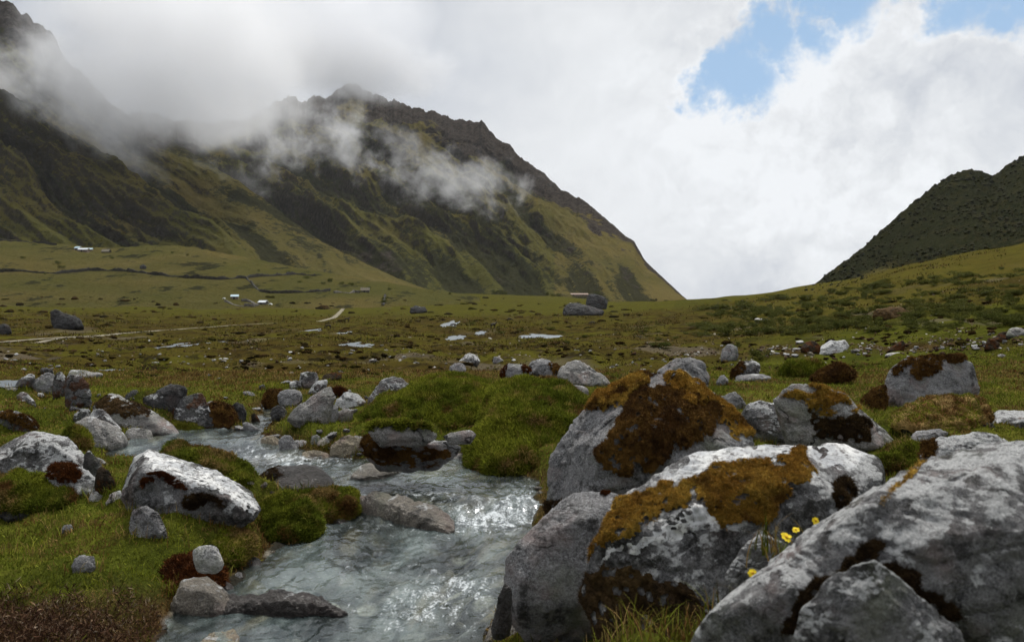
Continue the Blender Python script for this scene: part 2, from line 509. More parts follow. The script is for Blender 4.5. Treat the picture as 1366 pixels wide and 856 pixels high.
def detail(X, Y):
    dist = np.hypot(X, Y) + .5
    sp = dist * .0062
    z = 0
    for k, (lam, am) in enumerate([(.16, .012), (.33, .042), (.7, .075), (1.5, .10), (3.5, .16), (8, .26), (19, .42), (45, .8)]):
        w = np.clip((lam / sp - 2.2) / 2.5, 0, 1) * np.clip(dist / (lam * .55), 0, 1)
        n = perlin2(X / lam, Y / lam, 20 + k)
        if lam < 5: n = np.abs(n) * 1.7 - .35
        z = z + w * am * n * (1 + 1.0 * sstep(14, 45, dist) * (lam > .5) * (lam < 20))
    return z

def terrain(X, Y, full=True):
    X = np.asarray(X, float); Y = np.asarray(Y, float)
    z = ztab(X, Y)
    for (mx, my, h, rx, ry) in MOUNDS:
        z = z + h * np.exp(-((X - mx) / rx) ** 2 - ((Y - my) / ry) ** 2)
    if full: z = z + detail(X, Y) * (1 - .95 * track_mask(X, Y))
    for i, (cx, cy, cz, rx, ry) in enumerate(POND3):
        k = (np.abs(X - cx) < rx * 3) & (np.abs(Y - cy) < ry * 3)
        if k.any():
            sd = pond_sd(i, X[k], Y[k]); s = min(rx, ry)
            t = sstep(-.7 * s, .0, sd)
            z[k] = z[k] * (1 - t) + (cz - .004 * cy * sstep(-.1 * s, .3 * s, sd) + .0015 * cy * (1 - sstep(-.2 * s, 0, sd))) * t
    near = (Y > .5) & (Y < 11) & (np.abs(X) < 8)
    if near.any():
        x = X[near]; y = Y[near]
        wob = .05 * perlin2(x * 2.2, y * 2.2, 40) + .025 * perlin2(x * 6, y * 6, 41)
        sd = np.maximum(sdpoly(x, y, STREAM), sdpoly(x, y, FEED)) + wob
        zw = zwater(y)
        bank = zw + (np.maximum(z[near], zw + .05) - zw) * sstep(0, .22, -sd)
        bed = zw - .03 - .2 * sstep(0, .45, sd) + .05 * perlin2(x * 4, y * 4, 44)
        z[near] = np.where(sd > 0, bed, bank)
    return z

def stream_sd(X, Y):
    return np.maximum(sdpoly(X, Y, STREAM), sdpoly(X, Y, FEED)) + .05 * perlin2(X * 2.2, Y * 2.2, 40) + .025 * perlin2(X * 6, Y * 6, 41)

# ------------------------------------------------------------------ the ground sheet
u_c = np.concatenate([np.linspace(-2.4, -.9, 60, endpoint=False), np.linspace(-.9, .9, 900), np.linspace(.9, 2.4, 61)[1:]])
yl = np.concatenate([[-40, -15, -6, -2.5, -.5, .6, 1.2], np.exp(np.linspace(math.log(1.7), math.log(1150), 980))])
YY = np.repeat(yl[:, None], len(u_c), 1)
UU = np.repeat(u_c[None, :], len(yl), 0)
Yeff = np.where(YY < 1.7, 1.7 + (1.7 - YY) * .9, YY)
XX = UU * Yeff
gx, gy = XX.ravel(), YY.ravel()
gz = terrain(gx, gy)
gz = np.where(gy < 1, np.maximum(gz, .1), gz)
gme = mesh_from('ground', np.stack([gx, gy, gz], 1), grid_faces(len(yl), len(u_c)), M['ground'])
sdn = np.full(gx.shape, -5.0)
_nr = (gy > .5) & (gy < 11) & (np.abs(gx) < 8)
sdn[_nr] = stream_sd(gx[_nr], gy[_nr])
def turf_amt(X, Y):
    px = 683 + F * X / np.maximum(Y, 1)
    t = 1 - sstep(7.2, 11.5, Y + 1.6 * perlin2(X * .4, Y * .4, 50))
    r = sstep(880, 1050, px) * .75 * (1 - sstep(40, 90, Y))
    far = sstep(330, 430, Y) * .45
    return np.clip(np.maximum(np.maximum(t, r), far), 0, 1)
def heath_amt(X, Y):
    Ys = np.maximum(Y, 1.5)
    px, py = 683 + F * X / Ys, 385 + F * 1.2 / Ys
    h = np.exp(-((px - 90) / 150) ** 2 - ((py - 850) / 50) ** 2) * 1.5
    return np.clip(h + .25 * fbm2(X * 1.1, Y * 1.1, 3, 60) * (Y < 12), 0, 1)
tf = turf_amt(gx, gy)
attr(gme, 'turf', tf)
edge = np.exp(-((sdn + .03) / .07) ** 2) * .8
gqx, gqy = project(np.stack([gx, np.maximum(gy, .5), gz], 1))
rub = np.exp(-((gqy - (468 - (gqx - 1030) * .030)) / 8.5) ** 2) * sstep(880, 1020, gqx) * sstep(-.5, .3, fbm2(gx * .7, gy * .35, 4, 66)) * (gy > 9)
attr(gme, 'heath', np.clip(heath_amt(gx, gy) * (gy < 12) + edge * (sdn < .05) + .85 * rub, 0, 1))
pb = np.zeros(gx.shape)
for i, (cx, cy, cz, rx, ry) in enumerate(POND3):
    k = (np.abs(gx - cx) < rx * 3) & (np.abs(gy - cy) < ry * 3)
    pb[k] = np.maximum(pb[k], sstep(-.05 * min(rx, ry), .1 * min(rx, ry), pond_sd(i, gx[k], gy[k])))
attr(gme, 'bed', np.clip(sstep(-.03, .02, sdn), 0, 1))
gpx = 683 + F * gx / np.maximum(gy, 1)
bare = np.clip(sstep(.35, .75, fbm2(gx * .09, gy * .05, 4, 71)) * sstep(20, 40, gy) * (1 - sstep(120, 200, gy)) * .55, 0, 1)
bare = np.maximum(bare, pb * .4)
attr(gme, 'bare', bare)
attr(gme, 'straw', np.clip(sstep(250, 500, gy) * .25 * (gpx < 900) + sstep(930, 1050, gpx) * sstep(60, 160, gy) * .6, 0, 1))
tag(link('ground', gme), kind='structure')

# ------------------------------------------------------------------ water
def mat_water(name, foamy=True):
    m, n = newmat(name)
    P = n.add('ShaderNodeNewGeometry').outputs['Position']
    q = n.vmath('MULTIPLY', P, (1.0, .55, 1.0))
    w1 = n.noise(q, 9, 3, .5, .8); w2 = n.noise(q, 30, 4, .6, .4)
    h = n.math('ADD', w1, n.math('MULTIPLY', w2, .14))
    nrm = n.bump(h, .38 if foamy else .5, .035)
    tr = n.add('ShaderNodeBsdfTransparent'); n.put(tr.inputs[0], (.86, .93, .92))
    if foamy:
        qs = n.vmath('MULTIPLY', P, (1.0, .38, 1.0))
        milky = n.mix(n.step(n.noise(qs, 4.5, 6, .62, 1.0), .38, .60), (.066, .098, .098), (.24, .30, .29))
        milky = n.mix(n.step(n.noise(n.vmath('ADD', qs, (8, 3, 1)), 3.0, 5, .6, .8), .52, .66, 0, .8), milky, (.25, .245, .16))
        milky = n.mix(n.step(n.noise(n.vmath('ADD', qs, (2, 13, 1)), 9.0, 6, .7, 1.2), .56, .70, 0, .7), milky, (.38, .42, .43))
    else: milky = (.20, .23, .25)
    df = n.bsdf(milky, .5, nrm, .4)
    mx = n.add('ShaderNodeMixShader'); n.put(mx.inputs[0], n.math('MULTIPLY', n.step(n.noise(q, 1.7, 6, .6, .8), .34, .66, .06, .42), n.math('SUBTRACT', 1.0, n.math('MULTIPLY', n.attr('shore'), .75))) if foamy else .6); n.l.new(tr.outputs[0], mx.inputs[1]); n.l.new(df, mx.inputs[2])
    gl = n.add('ShaderNodeBsdfGlossy'); n.put(gl.inputs['Roughness'], .10 if foamy else .38); n.put(gl.inputs['Normal'], nrm); n.put(gl.inputs[0], (.95, .97, 1) if foamy else (.27, .295, .32))
    fr = n.add('ShaderNodeFresnel'); n.put(fr.inputs['IOR'], 1.33); n.put(fr.inputs['Normal'], nrm)
    m2 = n.add('ShaderNodeMixShader'); n.l.new(fr.outputs[0] if foamy else n.math('MAXIMUM', fr.outputs[0], .5), m2.inputs[0]); n.l.new(mx.outputs[0], m2.inputs[1]); n.l.new(gl.outputs[0], m2.inputs[2])
    last = m2.outputs[0]
    if foamy:
        fa = n.attr('foam')
        f1 = n.noise(n.vmath('MULTIPLY', P, (1.0, .5, 1.0)), 22, 9, .74, .35); f2 = n.noise(q, 120, 4, .75)
        ff = n.math('ADD', f1, n.math('MULTIPLY', n.math('SUBTRACT', f2, .5), .55))
        thr = n.math('SUBTRACT', ff, n.math('MULTIPLY_ADD', fa, -.34, .70))
        fm = n.step(thr, -.06, .20, 0, .85)
        fd = n.bsdf((.62, .66, .68), .8, None, .1)
        m3 = n.add('ShaderNodeMixShader'); n.l.new(fm, m3.inputs[0]); n.l.new(last, m3.inputs[1]); n.l.new(fd, m3.inputs[2])
        last = m3.outputs[0]
    n.out(last)
    return m
M['water'] = mat_water('water')
M['pond_water'] = mat_water('pond_water', False)

FOAM_PX = [(650, 690, 95, 22, .9), (560, 655, 90, 14, .5), (560, 815, 100, 30, .6), (620, 780, 70, 20, .55), (400, 612, 90, 12, .75), (330, 600, 40, 8, .5), (700, 660, 40, 20, .5), (480, 700, 60, 20, .3), (500, 760, 130, 20, .28)]
wu = np.linspace(-.62, .12, 520); wy = np.exp(np.linspace(math.log(1.9), math.log(9.6), 620))
WY = np.repeat(wy[:, None], len(wu), 1); WX = wu[None, :] * WY
wx, wyy = WX.ravel(), WY.ravel()
wsd = stream_sd(wx, wyy)
foam = np.zeros(wx.shape)
wz0 = zwater(wyy)
wpx, wpy = project(np.stack([wx, wyy, wz0], 1))
for (a, b, sx, sy, k) in FOAM_PX:
    foam += k * np.exp(-((wpx - a) / sx) ** 2 - ((wpy - b) / sy) ** 2)
foam = np.clip(foam, 0, 1.1)
rip = .010 * perlin2(wx * 5, wyy * 3, 81) + .006 * perlin2(wx * 12 + .6 * perlin2(wx * 5, wyy * 4, 2), wyy * 8, 82) + .003 * perlin2(wx * 30, wyy * 22, 83)
rip += foam * (.010 * perlin2(wx * 9, wyy * 7, 84) + .003 * perlin2(wx * 24, wyy * 20, 85))
wz = wz0 + rip - .004
wf = grid_faces(len(wy), len(wu))
keep = (wsd[wf] > -.12).any(1)
wf = wf[keep]
used = np.unique(wf); remap = np.zeros(len(wx), int); remap[used] = np.arange(len(used))
wme = mesh_from('water', np.stack([wx, wyy, wz], 1)[used], remap[wf], M['water'])
attr(wme, 'foam', foam[used] * .85)
attr(wme, 'shore', np.exp(-np.maximum(wsd[used], 0) / .11))
tag(link('water', wme), kind='structure')
for i, (cx, cy, cz, rx, ry) in enumerate(POND3):
    g = np.linspace(-1.7, 1.7, 61)
    px_, py_ = np.meshgrid(g, g); px_ = px_.ravel() * rx + cx; py_ = py_.ravel() * ry + cy
    s = pond_sd(i, px_, py_); f = grid_faces(61, 61); f = f[(s[f] > -.05 * min(rx, ry)).any(1)]
    us = np.unique(f); rm = np.zeros(len(px_), int); rm[us] = np.arange(len(us))
    me = mesh_from('pond', np.stack([px_, py_, np.full(len(px_), cz + .001 * cy)], 1)[us], rm[f], M['pond_water'])
    tag(link('pond', me), kind='structure')

# ------------------------------------------------------------------ dirt track across the plain
M['track'] = mat_plain('track', (.17, .15, .105), .95, .35, 1.5)
def tfun(X, Y): return terrain(X, Y, False)
def strip(name, pts, width, mat, lift=.10, n=160):
    P = np.array([ground_hit(*p)[:2] for p in pts])
    s = np.concatenate([[0], np.cumsum(np.hypot(*np.diff(P, axis=0).T))])
    q = np.linspace(0, s[-1], n)
    x = np.interp(q, s, P[:, 0]); y = np.interp(q, s, P[:, 1])
    for _ in range(6):
        x[1:-1] = (x[:-2] + 2 * x[1:-1] + x[2:]) / 4; y[1:-1] = (y[:-2] + 2 * y[1:-1] + y[2:]) / 4
    dx, dy = np.gradient(x), np.gradient(y); L = np.hypot(dx, dy); nx, ny = -dy / L, dx / L
    rows = []
    wl = width * (1 + .5 * perlin2(q * .35, q * 0, 3)); wr = width * (1 + .5 * perlin2(q * .35, q * 0 + 7, 4))
    for t in (-1, -.5, 0, .5, 1):
        w = np.where(t < 0, wl, wr) * t * .5
        X = x + nx * w; Y = y + ny * w
        rows.append(np.stack([X, Y, terrain(X, Y) + lift - .03 * abs(t)], 1))
    V = np.stack(rows, 1).reshape(-1, 3)
    o = link(name, mesh_from(name, V, grid_faces(n, 5), mat))
    return tag(o, kind='structure')
strip('path', [(-60, 463), (0, 456.5), (60, 452), (120, 448.5), (200, 442), (260, 437.5), (310, 434), (370, 431)], 1.6, M['track'])
strip('path', [(40, 457), (90, 453.5), (150, 449), (190, 446)], .9, M['track'])
strip('path', [(425, 429), (445, 424), (460, 408), (478, 399), (500, 395)], 2.2, M['track'], .12)
# ------------------------------------------------------------------ mountains
def mat_mountain(name, sc=1.0):
    m, n = newmat(name)
    P = n.add('ShaderNodeNewGeometry').outputs['Position']
    nz = n.sep(n.add('ShaderNodeNewGeometry').outputs['True Normal'])[2]
    dark, rock, gre = n.attr('dark'), n.attr('rock'), n.attr('green')
    a = n.noise(P, .006 * sc, 6, .62); b = n.noise(P, .035 * sc, 6, .7); c = n.noise(P, .12 * sc, 7, .8)
    col = n.mix(n.step(a, .38, .62), (.140, .110, .038), (.100, .089, .030))
    col = n.mix(n.step(b, .45, .68, 0, .6), col, (.160, .128, .052))
    col = n.mix(gre, col, n.mix(b, (.070, .074, .022), (.115, .102, .032)))
    dn = n.math('ADD', dark, n.math('MULTIPLY', n.math('SUBTRACT', b, .5), 1.1))
    dn = n.math('ADD', dn, n.math('MULTIPLY', n.math('SUBTRACT', c, .5), 1.7))
    col = n.mix(n.step(dn, .38, .58, 0, .9), col, n.mix(n.step(c, .35, .65), (.017, .019, .012), (.040, .040, .022)))
    rn = n.math('ADD', rock, n.math('MULTIPLY', n.math('SUBTRACT', b, .5), 1.3))
    rc = n.mix(n.step(c, .3, .7), (.022, .018, .016), (.085, .070, .058))
    col = n.mix(n.step(rn, .42, .58), col, rc)
    st = n.step(nz, .46, .28)
    col = n.mix(n.math('MULTIPLY', st, .75), col, rc)
    h = n.math('ADD', n.math('MULTIPLY', b, 1.0), n.math('MULTIPLY', c, .45))
    n.out(n.bsdf(col, .97, n.bump(h, 1.0, 15 / sc), 0.0))
    return m
M['mountain'] = mat_mountain('mountain')

def lin(pts, q):
    p = np.array(pts, float)
    return np.interp(q, p[:, 0], p[:, 1])
def smoothlin(pts, q, w=5):
    y = lin(pts, q); k = np.ones(w) / w
    return np.convolve(np.pad(y, w // 2, mode='edge'), k, 'valid')

def massif(name, px0, px1, ridge, ridgeY, foot, footY, nu, nt, lean, lam, amp, seed, prof=1.25, rough=.006, back=.35, ampfn=None, attrs=None, mat=None, disp=None):
    px = np.linspace(px0, px1, nu)
    t = np.concatenate([np.linspace(0, 1, nt), 1 + np.linspace(0, back, 24)[1:]])
    Rp, RY, Fp, FY = lin(ridge, px), smoothlin(ridgeY, px), lin(foot, px), smoothlin(footY, px)
    u = (px - 683) / F
    zr = np.array([at(p, q, d)[2] for p, q, d in zip(px, Rp, RY)])
    zf = np.array([at(p, q, d)[2] for p, q, d in zip(px, Fp, FY)])
    T = t[:, None] * np.ones(nu)[None]
    tc = np.minimum(T, 1)
    Y = FY + (RY - FY) * T
    Z = zf + (zr - zf) * (.35 * tc + .65 * tc ** prof)
    over = np.maximum(T - 1, 0)
    Z = Z - over * (zr - zf) * 1.1
    X = (u[None] * Y)
    Yc = float(np.mean(RY) * .55 + np.mean(FY) * .45)
    L = u[None] * Yc + lean * Z
    Hn = np.maximum(zr - zf, 20)[None] * np.ones_like(T)
    warp = 60 * fbm2(X / 420, Z / 420, 3, seed + 50)
    g = ridged2((L + warp) / lam, Z / (lam * 5) + Y / (lam * 7), 4, seed)
    g2 = ridged2((L + warp * .5) / (lam * .31), Z / (lam * 1.6) + Y / lam * .3, 4, seed + 9)
    g3 = fbm2(X / (lam * .12), Z / (lam * .12), 4, seed + 19)
    env = np.sin(np.pi * np.clip(tc, 0, 1)) ** .7 * (T <= 1)
    if ampfn is not None: env = env * ampfn(px)[None]
    A = .72 * amp * np.minimum(Hn / 250, 1.2)
    d = A * env * ((g - .62) * 1.9 + (g2 - .62) * .55 + g3 * .10)
    Z2 = Z + d
    Y2 = Y - d * .55
    jag = (fbm2(px / 22., px * 0 + 3, 6, seed + 30, .66) * np.maximum(zr - zf, 30) * rough * 3.0)[None]
    Z2 = Z2 + jag * sstep(.6, 1, tc)
    X2 = u[None] * Y2
    if disp is not None:
        dd = disp(X2, Y2, Z2, tc); Z2 = Z2 + dd
    me = mesh_from(name, np.stack([X2, Y2, Z2], -1).reshape(-1, 3), grid_faces(len(t), nu), mat or M['mountain'])
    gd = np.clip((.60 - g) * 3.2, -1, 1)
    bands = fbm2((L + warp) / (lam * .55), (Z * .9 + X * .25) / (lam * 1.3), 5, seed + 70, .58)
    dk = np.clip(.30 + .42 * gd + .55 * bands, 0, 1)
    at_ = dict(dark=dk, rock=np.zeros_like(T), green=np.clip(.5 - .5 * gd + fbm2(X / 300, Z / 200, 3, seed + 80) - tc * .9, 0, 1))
    if attrs: attrs(at_, dict(px=px[None] + 0 * T, t=tc, X=X, Z=Z, g=g, bands=bands, L=L))
    for k, v in at_.items(): attr(me, k, np.clip(v, 0, 1).ravel())
    return tag(link(name, me), kind='structure')

# the main mountain with its cloud-capped top
def main_attrs(a, c):
    px, t = c['px'], c['t']
    n = fbm2(c['X'] / 160, c['Z'] / 120, 5, 91, .6)
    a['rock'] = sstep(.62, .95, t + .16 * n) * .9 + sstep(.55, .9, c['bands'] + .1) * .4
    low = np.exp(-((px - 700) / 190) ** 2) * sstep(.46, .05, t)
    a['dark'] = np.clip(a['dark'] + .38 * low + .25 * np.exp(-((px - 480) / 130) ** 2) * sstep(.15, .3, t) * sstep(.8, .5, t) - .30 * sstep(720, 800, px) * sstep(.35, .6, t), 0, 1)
    a['green'] = a['green'] * (px < 740)
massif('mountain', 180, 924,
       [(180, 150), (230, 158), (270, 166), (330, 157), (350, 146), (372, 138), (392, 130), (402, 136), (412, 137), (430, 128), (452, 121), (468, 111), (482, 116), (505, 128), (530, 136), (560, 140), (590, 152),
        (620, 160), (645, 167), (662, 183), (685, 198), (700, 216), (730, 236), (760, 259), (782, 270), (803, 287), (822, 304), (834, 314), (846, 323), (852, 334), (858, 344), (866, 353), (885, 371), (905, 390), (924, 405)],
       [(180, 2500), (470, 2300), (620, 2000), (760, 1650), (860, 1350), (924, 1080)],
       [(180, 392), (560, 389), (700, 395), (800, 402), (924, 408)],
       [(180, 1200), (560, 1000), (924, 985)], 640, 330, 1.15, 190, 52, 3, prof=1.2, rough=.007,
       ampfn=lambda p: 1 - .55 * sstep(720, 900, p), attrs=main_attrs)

# the steep shoulder in front of it at the side of the valley
def side_attrs(a, c):
    px, t = c['px'], c['t']
    n = fbm2(c['X'] / 110, c['Z'] / 90, 5, 95, .6)
    a['rock'] = sstep(.60, .92, t + .2 * n) * sstep(330, 120, px) + sstep(.6, .95, c['bands'])* .3
    a['dark'] = a['dark'] + .06
massif('mountain', -900, 640,
       [(-900, -420), (-400, -160), (-120, -40), (-30, 2), (8, 2), (22, 4), (40, 14), (58, 30), (72, 38), (82, 52), (92, 72), (120, 105), (150, 135), (200, 168), (245, 196), (290, 222), (335, 252), (380, 286), (430, 322), (480, 348), (530, 371), (580, 388), (640, 402)],
       [(-900, 1500), (0, 1420), (250, 1300), (450, 1120), (640, 960)],
       [(-900, 372), (0, 372), (250, 378), (480, 392), (640, 405)],
       [(-900, 720), (0, 780), (400, 830), (640, 900)], 760, 300, 1.35, 150, 44, 7, prof=1.15, rough=.0055, attrs=side_attrs)

# grassy terrace below it
def hill_attrs(a, c):
    a['dark'] = np.clip(.25 + .75 * fbm2(c['X'] / 26, c['Z'] / 9, 6, 99, .7) , 0, 1) * .62
    a['rock'] = a['rock'] * 0
    a['green'] = np.clip(.45 + .9 * fbm2(c['X'] / 90, c['Z'] / 20, 3, 98), 0, 1)
massif('hill', -700, 640,
       [(-700, 300), (-100, 318), (0, 319), (60, 323), (110, 329), (150, 331), (190, 327), (240, 327), (280, 333), (330, 344), (380, 353), (430, 363), (480, 371), (520, 377), (560, 384), (600, 389), (640, 396)],
       [(-700, 760), (0, 740), (300, 740), (640, 720)],
       [(-700, 416), (0, 416), (300, 418), (500, 412), (640, 412)],
       [(-700, 420), (0, 440), (300, 460), (500, 500), (640, 600)], 420, 120, .4, 95, 5, 12, prof=.95, rough=.006, attrs=hill_attrs)

# dark bushy hill on the other side
def wood_disp(X, Y, Z, t):
    c = 0
    for lam, am, s in ((7., 2.2, 1), (3.6, 1.5, 2)):
        n = perlin2(X / lam, (Y * .7 + Z) / lam, 110 + s)
        c = c + am * np.abs(n) * .9
    k = sstep(-.25, .15, fbm2(X / 40, (Y * .5 + Z) / 40, 4, 120) + .35 - .1 * t)
    return c * k * sstep(.02, .10, t)
M['bush_hill'] = None
def mat_bushhill():
    m, n = newmat('bush_hill')
    P = n.add('ShaderNodeNewGeometry').outputs['Position']
    dark = n.attr('dark'); gr = n.attr('green'); rk = n.attr('rock')
    b = n.noise(P, .11, 5, .7); c = n.noise(P, .5, 4, .75)
    wood = n.mix(n.step(c, .35, .65), (.010, .012, .006), (.028, .029, .013))
    wood = n.mix(n.step(b, .50, .66, 0, .6), wood, (.044, .037, .017))
    gc = n.mix(b, (.062, .058, .018), (.110, .088, .032))
    k = n.math('ADD', dark, n.math('MULTIPLY', n.math('SUBTRACT', c, .5), .8))
    col = n.mix(n.step(k, .38, .55), gc, wood)
    n.out(n.bsdf(col, .97, n.bump(n.math('ADD', b, n.math('MULTIPLY', c, .6)), .9, 3.0), 0.0))
    return m
M['bush_hill'] = mat_bushhill()
def wood_attrs(a, c):
    n = fbm2(c['X'] / 40, c['Z'] / 30, 4, 131)
    lowg = sstep(.40, .05, c['t'] + .13 * n)
    a['dark'] = np.clip(.95 - .85 * lowg * sstep(1330, 1120, c['px'] - 60 * n) - .55 * sstep(.2, .6, n) * sstep(1200, 1080, c['px']), 0, 1)
massif('hill', 1040, 1900,
       [(1040, 404), (1075, 390), (1088, 380), (1100, 370), (1122, 353), (1150, 331), (1180, 304), (1200, 284), (1218, 269), (1240, 252), (1262, 237), (1280, 230), (1292, 228), (1306, 231), (1320, 236), (1332, 228), (1350, 214), (1366, 205), (1450, 150), (1900, -120)],
       [(1040, 560), (1300, 720), (1366, 760), (1900, 900)],
       [(1040, 412), (1100, 392), (1200, 370), (1366, 345), (1900, 260)],
       [(1040, 500), (1200, 420), (1366, 360), (1900, 380)], 760, 300, -.9, 90, 9, 21, prof=1.05, rough=.004, attrs=wood_attrs, mat=M['bush_hill'], disp=wood_disp)
# ------------------------------------------------------------------ rocks
ICO = {}
def ico(level):
    if level not in ICO:
        bm = bmesh.new(); bmesh.ops.create_icosphere(bm, subdivisions=level, radius=1)
        bm.verts.ensure_lookup_table()
        V = np.array([v.co[:] for v in bm.verts]); V /= np.linalg.norm(V, axis=1)[:, None]
        Fc = np.array([[v.index for v in f.verts] for f in bm.faces]); bm.free()
        ICO[level] = (V, Fc)
    return ICO[level]

def hull_planes(P):
    bm = bmesh.new()
    for p in P: bm.verts.new([float(c) for c in p])
    r = bmesh.ops.convex_hull(bm, input=bm.verts)
    bm.normal_update()
    N, H, A = [], [], []
    for f in bm.faces:
        a = f.calc_area()
        if a < 1e-9: continue
        N.append(f.normal[:]); H.append(f.normal.dot(f.verts[0].co)); A.append(a)
    bm.free()
    N = np.array(N); H = np.array(H); A = np.array(A)
    s = np.sign(H); s[s == 0] = 1; N *= s[:, None]; H *= s
    keep = []
    for i in np.argsort(-A):
        if all(not (N[i] @ N[j] > .985 and abs(H[i] - H[j]) < .06 * abs(H[j]) + 1e-6) for j in keep): keep.append(i)
    return N[keep], np.maximum(H[keep], 1e-4)

def hull_shape(P, level, p=26, cuts=0, rough=.05, rr=None, seed=0, freq=1.0):
    """points -> rock surface round their middle, as vertices and triangles"""
    P = np.asarray(P, float)
    c = (P.max(0) + P.min(0)) / 2; c = .5 * c + .5 * P.mean(0)
    ext = (P.max(0) - P.min(0)) / 2 + 1e-6
    Q = (P - c) / ext
    N, H = hull_planes(Q)
    r_ = np.random.default_rng(seed + 1000)
    D, Fc = ico(level)
    if cuts:
        cn = r_.normal(size=(cuts, 3)); cn /= np.linalg.norm(cn, axis=1)[:, None]
        sup = (Q @ cn.T).max(0)
        N = np.concatenate([N, cn]); H = np.concatenate([H, sup * r_.uniform(.80, .95, cuts)])
    q = np.maximum(D @ N.T, 0) / H[None]
    mx = q.max(1)
    rs = 1 / ((q ** p).sum(1) ** (1 / p)); rm = 1 / mx
    rs *= 1 / np.mean(rs / rm)
    V = D * rs[:, None]
    W_ = V * ext                                              # real size
    s = ext.mean()
    nrm = V / ext; nrm /= np.linalg.norm(nrm, axis=1)[:, None]
    k = freq / s
    n1 = fbm3(W_ * k * 1.1, 3, seed % 50)
    n2 = np.abs(fbm3(W_ * k * 2.6 + 5, 4, (seed + 7) % 50)) - .3
    n3 = fbm3(W_ * k * 9, 4, (seed + 13) % 50, .6)
    # cracks and small steps
    c1 = perlin3(W_ * k * np.array([1.1, 1.1, 2.0]) + 3, (seed + 23) % 50); c2 = perlin3(W_ * k * np.array([1.9, 1.9, 1.2]) + 11, (seed + 29) % 50)
    cr = np.exp(-(c1 / .035) ** 2) * .55 + np.exp(-(c2 / .03) ** 2) * .4
    c3 = perlin3(W_ * k * .9 + 17, (seed + 31) % 50)
    stp = np.tanh(c3 * 14) * .55
    kk = 1.0 if cuts else 0.25
    W_ = W_ + nrm * (s * rough * (n1 * 1.0 - n2 * .9 + n3 * .34 + kk * (stp - cr * .8)))[:, None]
    return W_ + c, Fc

ROCKS = {}
def rock_points(outline, d0, T, base=None, top=1.0, sink=.10, lean=.35, front=.62, extra=(), fslope=.45):
    o = np.array(outline, float)
    base = base if base is not None else o[:, 1].max()
    ty = o[:, 1].min(); h = max(base - ty, 1)
    cx, cyy = o[:, 0].mean(), o[:, 1].mean()
    pts = []
    for x, y in o:
        f = (base - y) / h
        pts.append(at(x, y, d0 + T * (.22 + lean * f)))
        xf, yf = cx + (x - cx) * front, cyy + .12 * h + (y - cyy - .02 * h) * front
        f2 = np.clip((base - yf) / h, 0, 1)
        pts.append(at(xf, yf, d0 + T * (.0 + fslope * f2)))
        xb, yb = cx + (x - cx) * .72, cyy + (y - cyy) * .72
        pts.append(at(xb, yb, d0 + T * .95))
    P = np.array(pts)
    low = P[:, 2].min()
    # buried foot
    x0, x1 = P[:, 0].min(), P[:, 0].max(); y0, y1 = P[:, 1].min(), P[:, 1].max()
    for fx in (.2, .5, .8):
        for fy in (.2, .6, .9):
            P = np.concatenate([P, [[x0 + (x1 - x0) * fx, y0 + (y1 - y0) * fy, low - sink * (x1 - x0)]]])
    for (x, y, f) in extra:
        P = np.concatenate([P, [at(x, y, d0 + T * f)]])
    return P

def rock(name, label, outline, mat, cat='boulder', depth=None, thick=.75, level=5, p=150, cuts=8, rough=.06, seed=1, group=None,
         lean=.35, front=.62, sink=.1, base=None, freq=1.0, extra=(), grow=1.06, dz=0, fslope=.45):
    o = np.array(outline, float)
    if grow != 1:
        cc = o.mean(0); o = cc + (o - cc) * grow
    by = base if base is not None else o[:, 1].max()
    if depth is None:
        cx = o[o[:, 1] > by - .3 * (by - o[:, 1].min())][:, 0].mean()
        depth = ground_hit(cx, by, lambda X, Y: terrain(X, Y, Y[0] < 60 if hasattr(Y, '__len__') else True))[1]
    Wm = (o[:, 0].max() - o[:, 0].min()) * depth / F
    Hm = (o[:, 1].max() - o[:, 1].min()) * depth / F
    T = thick * (.65 * Wm + .35 * Hm)
    P = rock_points(o, depth, T, by, sink=sink, lean=lean, front=front, extra=extra, fslope=fslope)
    V, Fc = hull_shape(P, level, p, cuts, rough, seed=seed, freq=freq)
    loc = np.array([V[:, 0].mean(), V[:, 1].mean(), V[:, 2].min()])
    me = mesh_from(name, V - loc, Fc, M[mat])
    ob = tag(link(name, me, None, loc), label, cat, group)
    ROCKS[label] = ob
    ob_data[ob.name] = (V, Fc, loc, depth)
    return ob
ob_data = {}

def rand_on_tris(V, Fc, n, rs, w=None):
    a, b, c = V[Fc[:, 0]], V[Fc[:, 1]], V[Fc[:, 2]]
    cr = np.cross(b - a, c - a); A = np.linalg.norm(cr, axis=1)
    N = cr / np.maximum(A, 1e-12)[:, None]
    pw = A if w is None else A * w
    i = rs.choice(len(Fc), n, p=pw / pw.sum())
    r1 = np.sqrt(rs.random(n)); r2 = rs.random(n)
    P = a[i] * (1 - r1)[:, None] + b[i] * (r1 * (1 - r2))[:, None] + c[i] * (r1 * r2)[:, None]
    return P, N[i], i

def blades(P, Dv, length, width, rs):
    """single-triangle blades with a bent second piece: 4 verts, 2 tris each"""
    n = len(P)
    side = np.cross(Dv, rs.normal(size=(n, 3))); side /= np.linalg.norm(side, axis=1)[:, None] + 1e-9
    bend = np.cross(side, Dv) * (rs.normal(size=n) * .35)[:, None]
    w = (width * .5)[:, None]; l = length[:, None]
    v0 = P - side * w; v1 = P + side * w
    v2 = P + Dv * l * .55 + side * w * .55 + bend * l * .25
    v3 = P + Dv * l + bend * l
    V = np.stack([v0, v1, v2, v3], 1).reshape(-1, 3)
    b = np.arange(n)[:, None] * 4
    Fc = np.concatenate([b + [0, 1, 2], b + [0, 2, 3]])
    return V, Fc

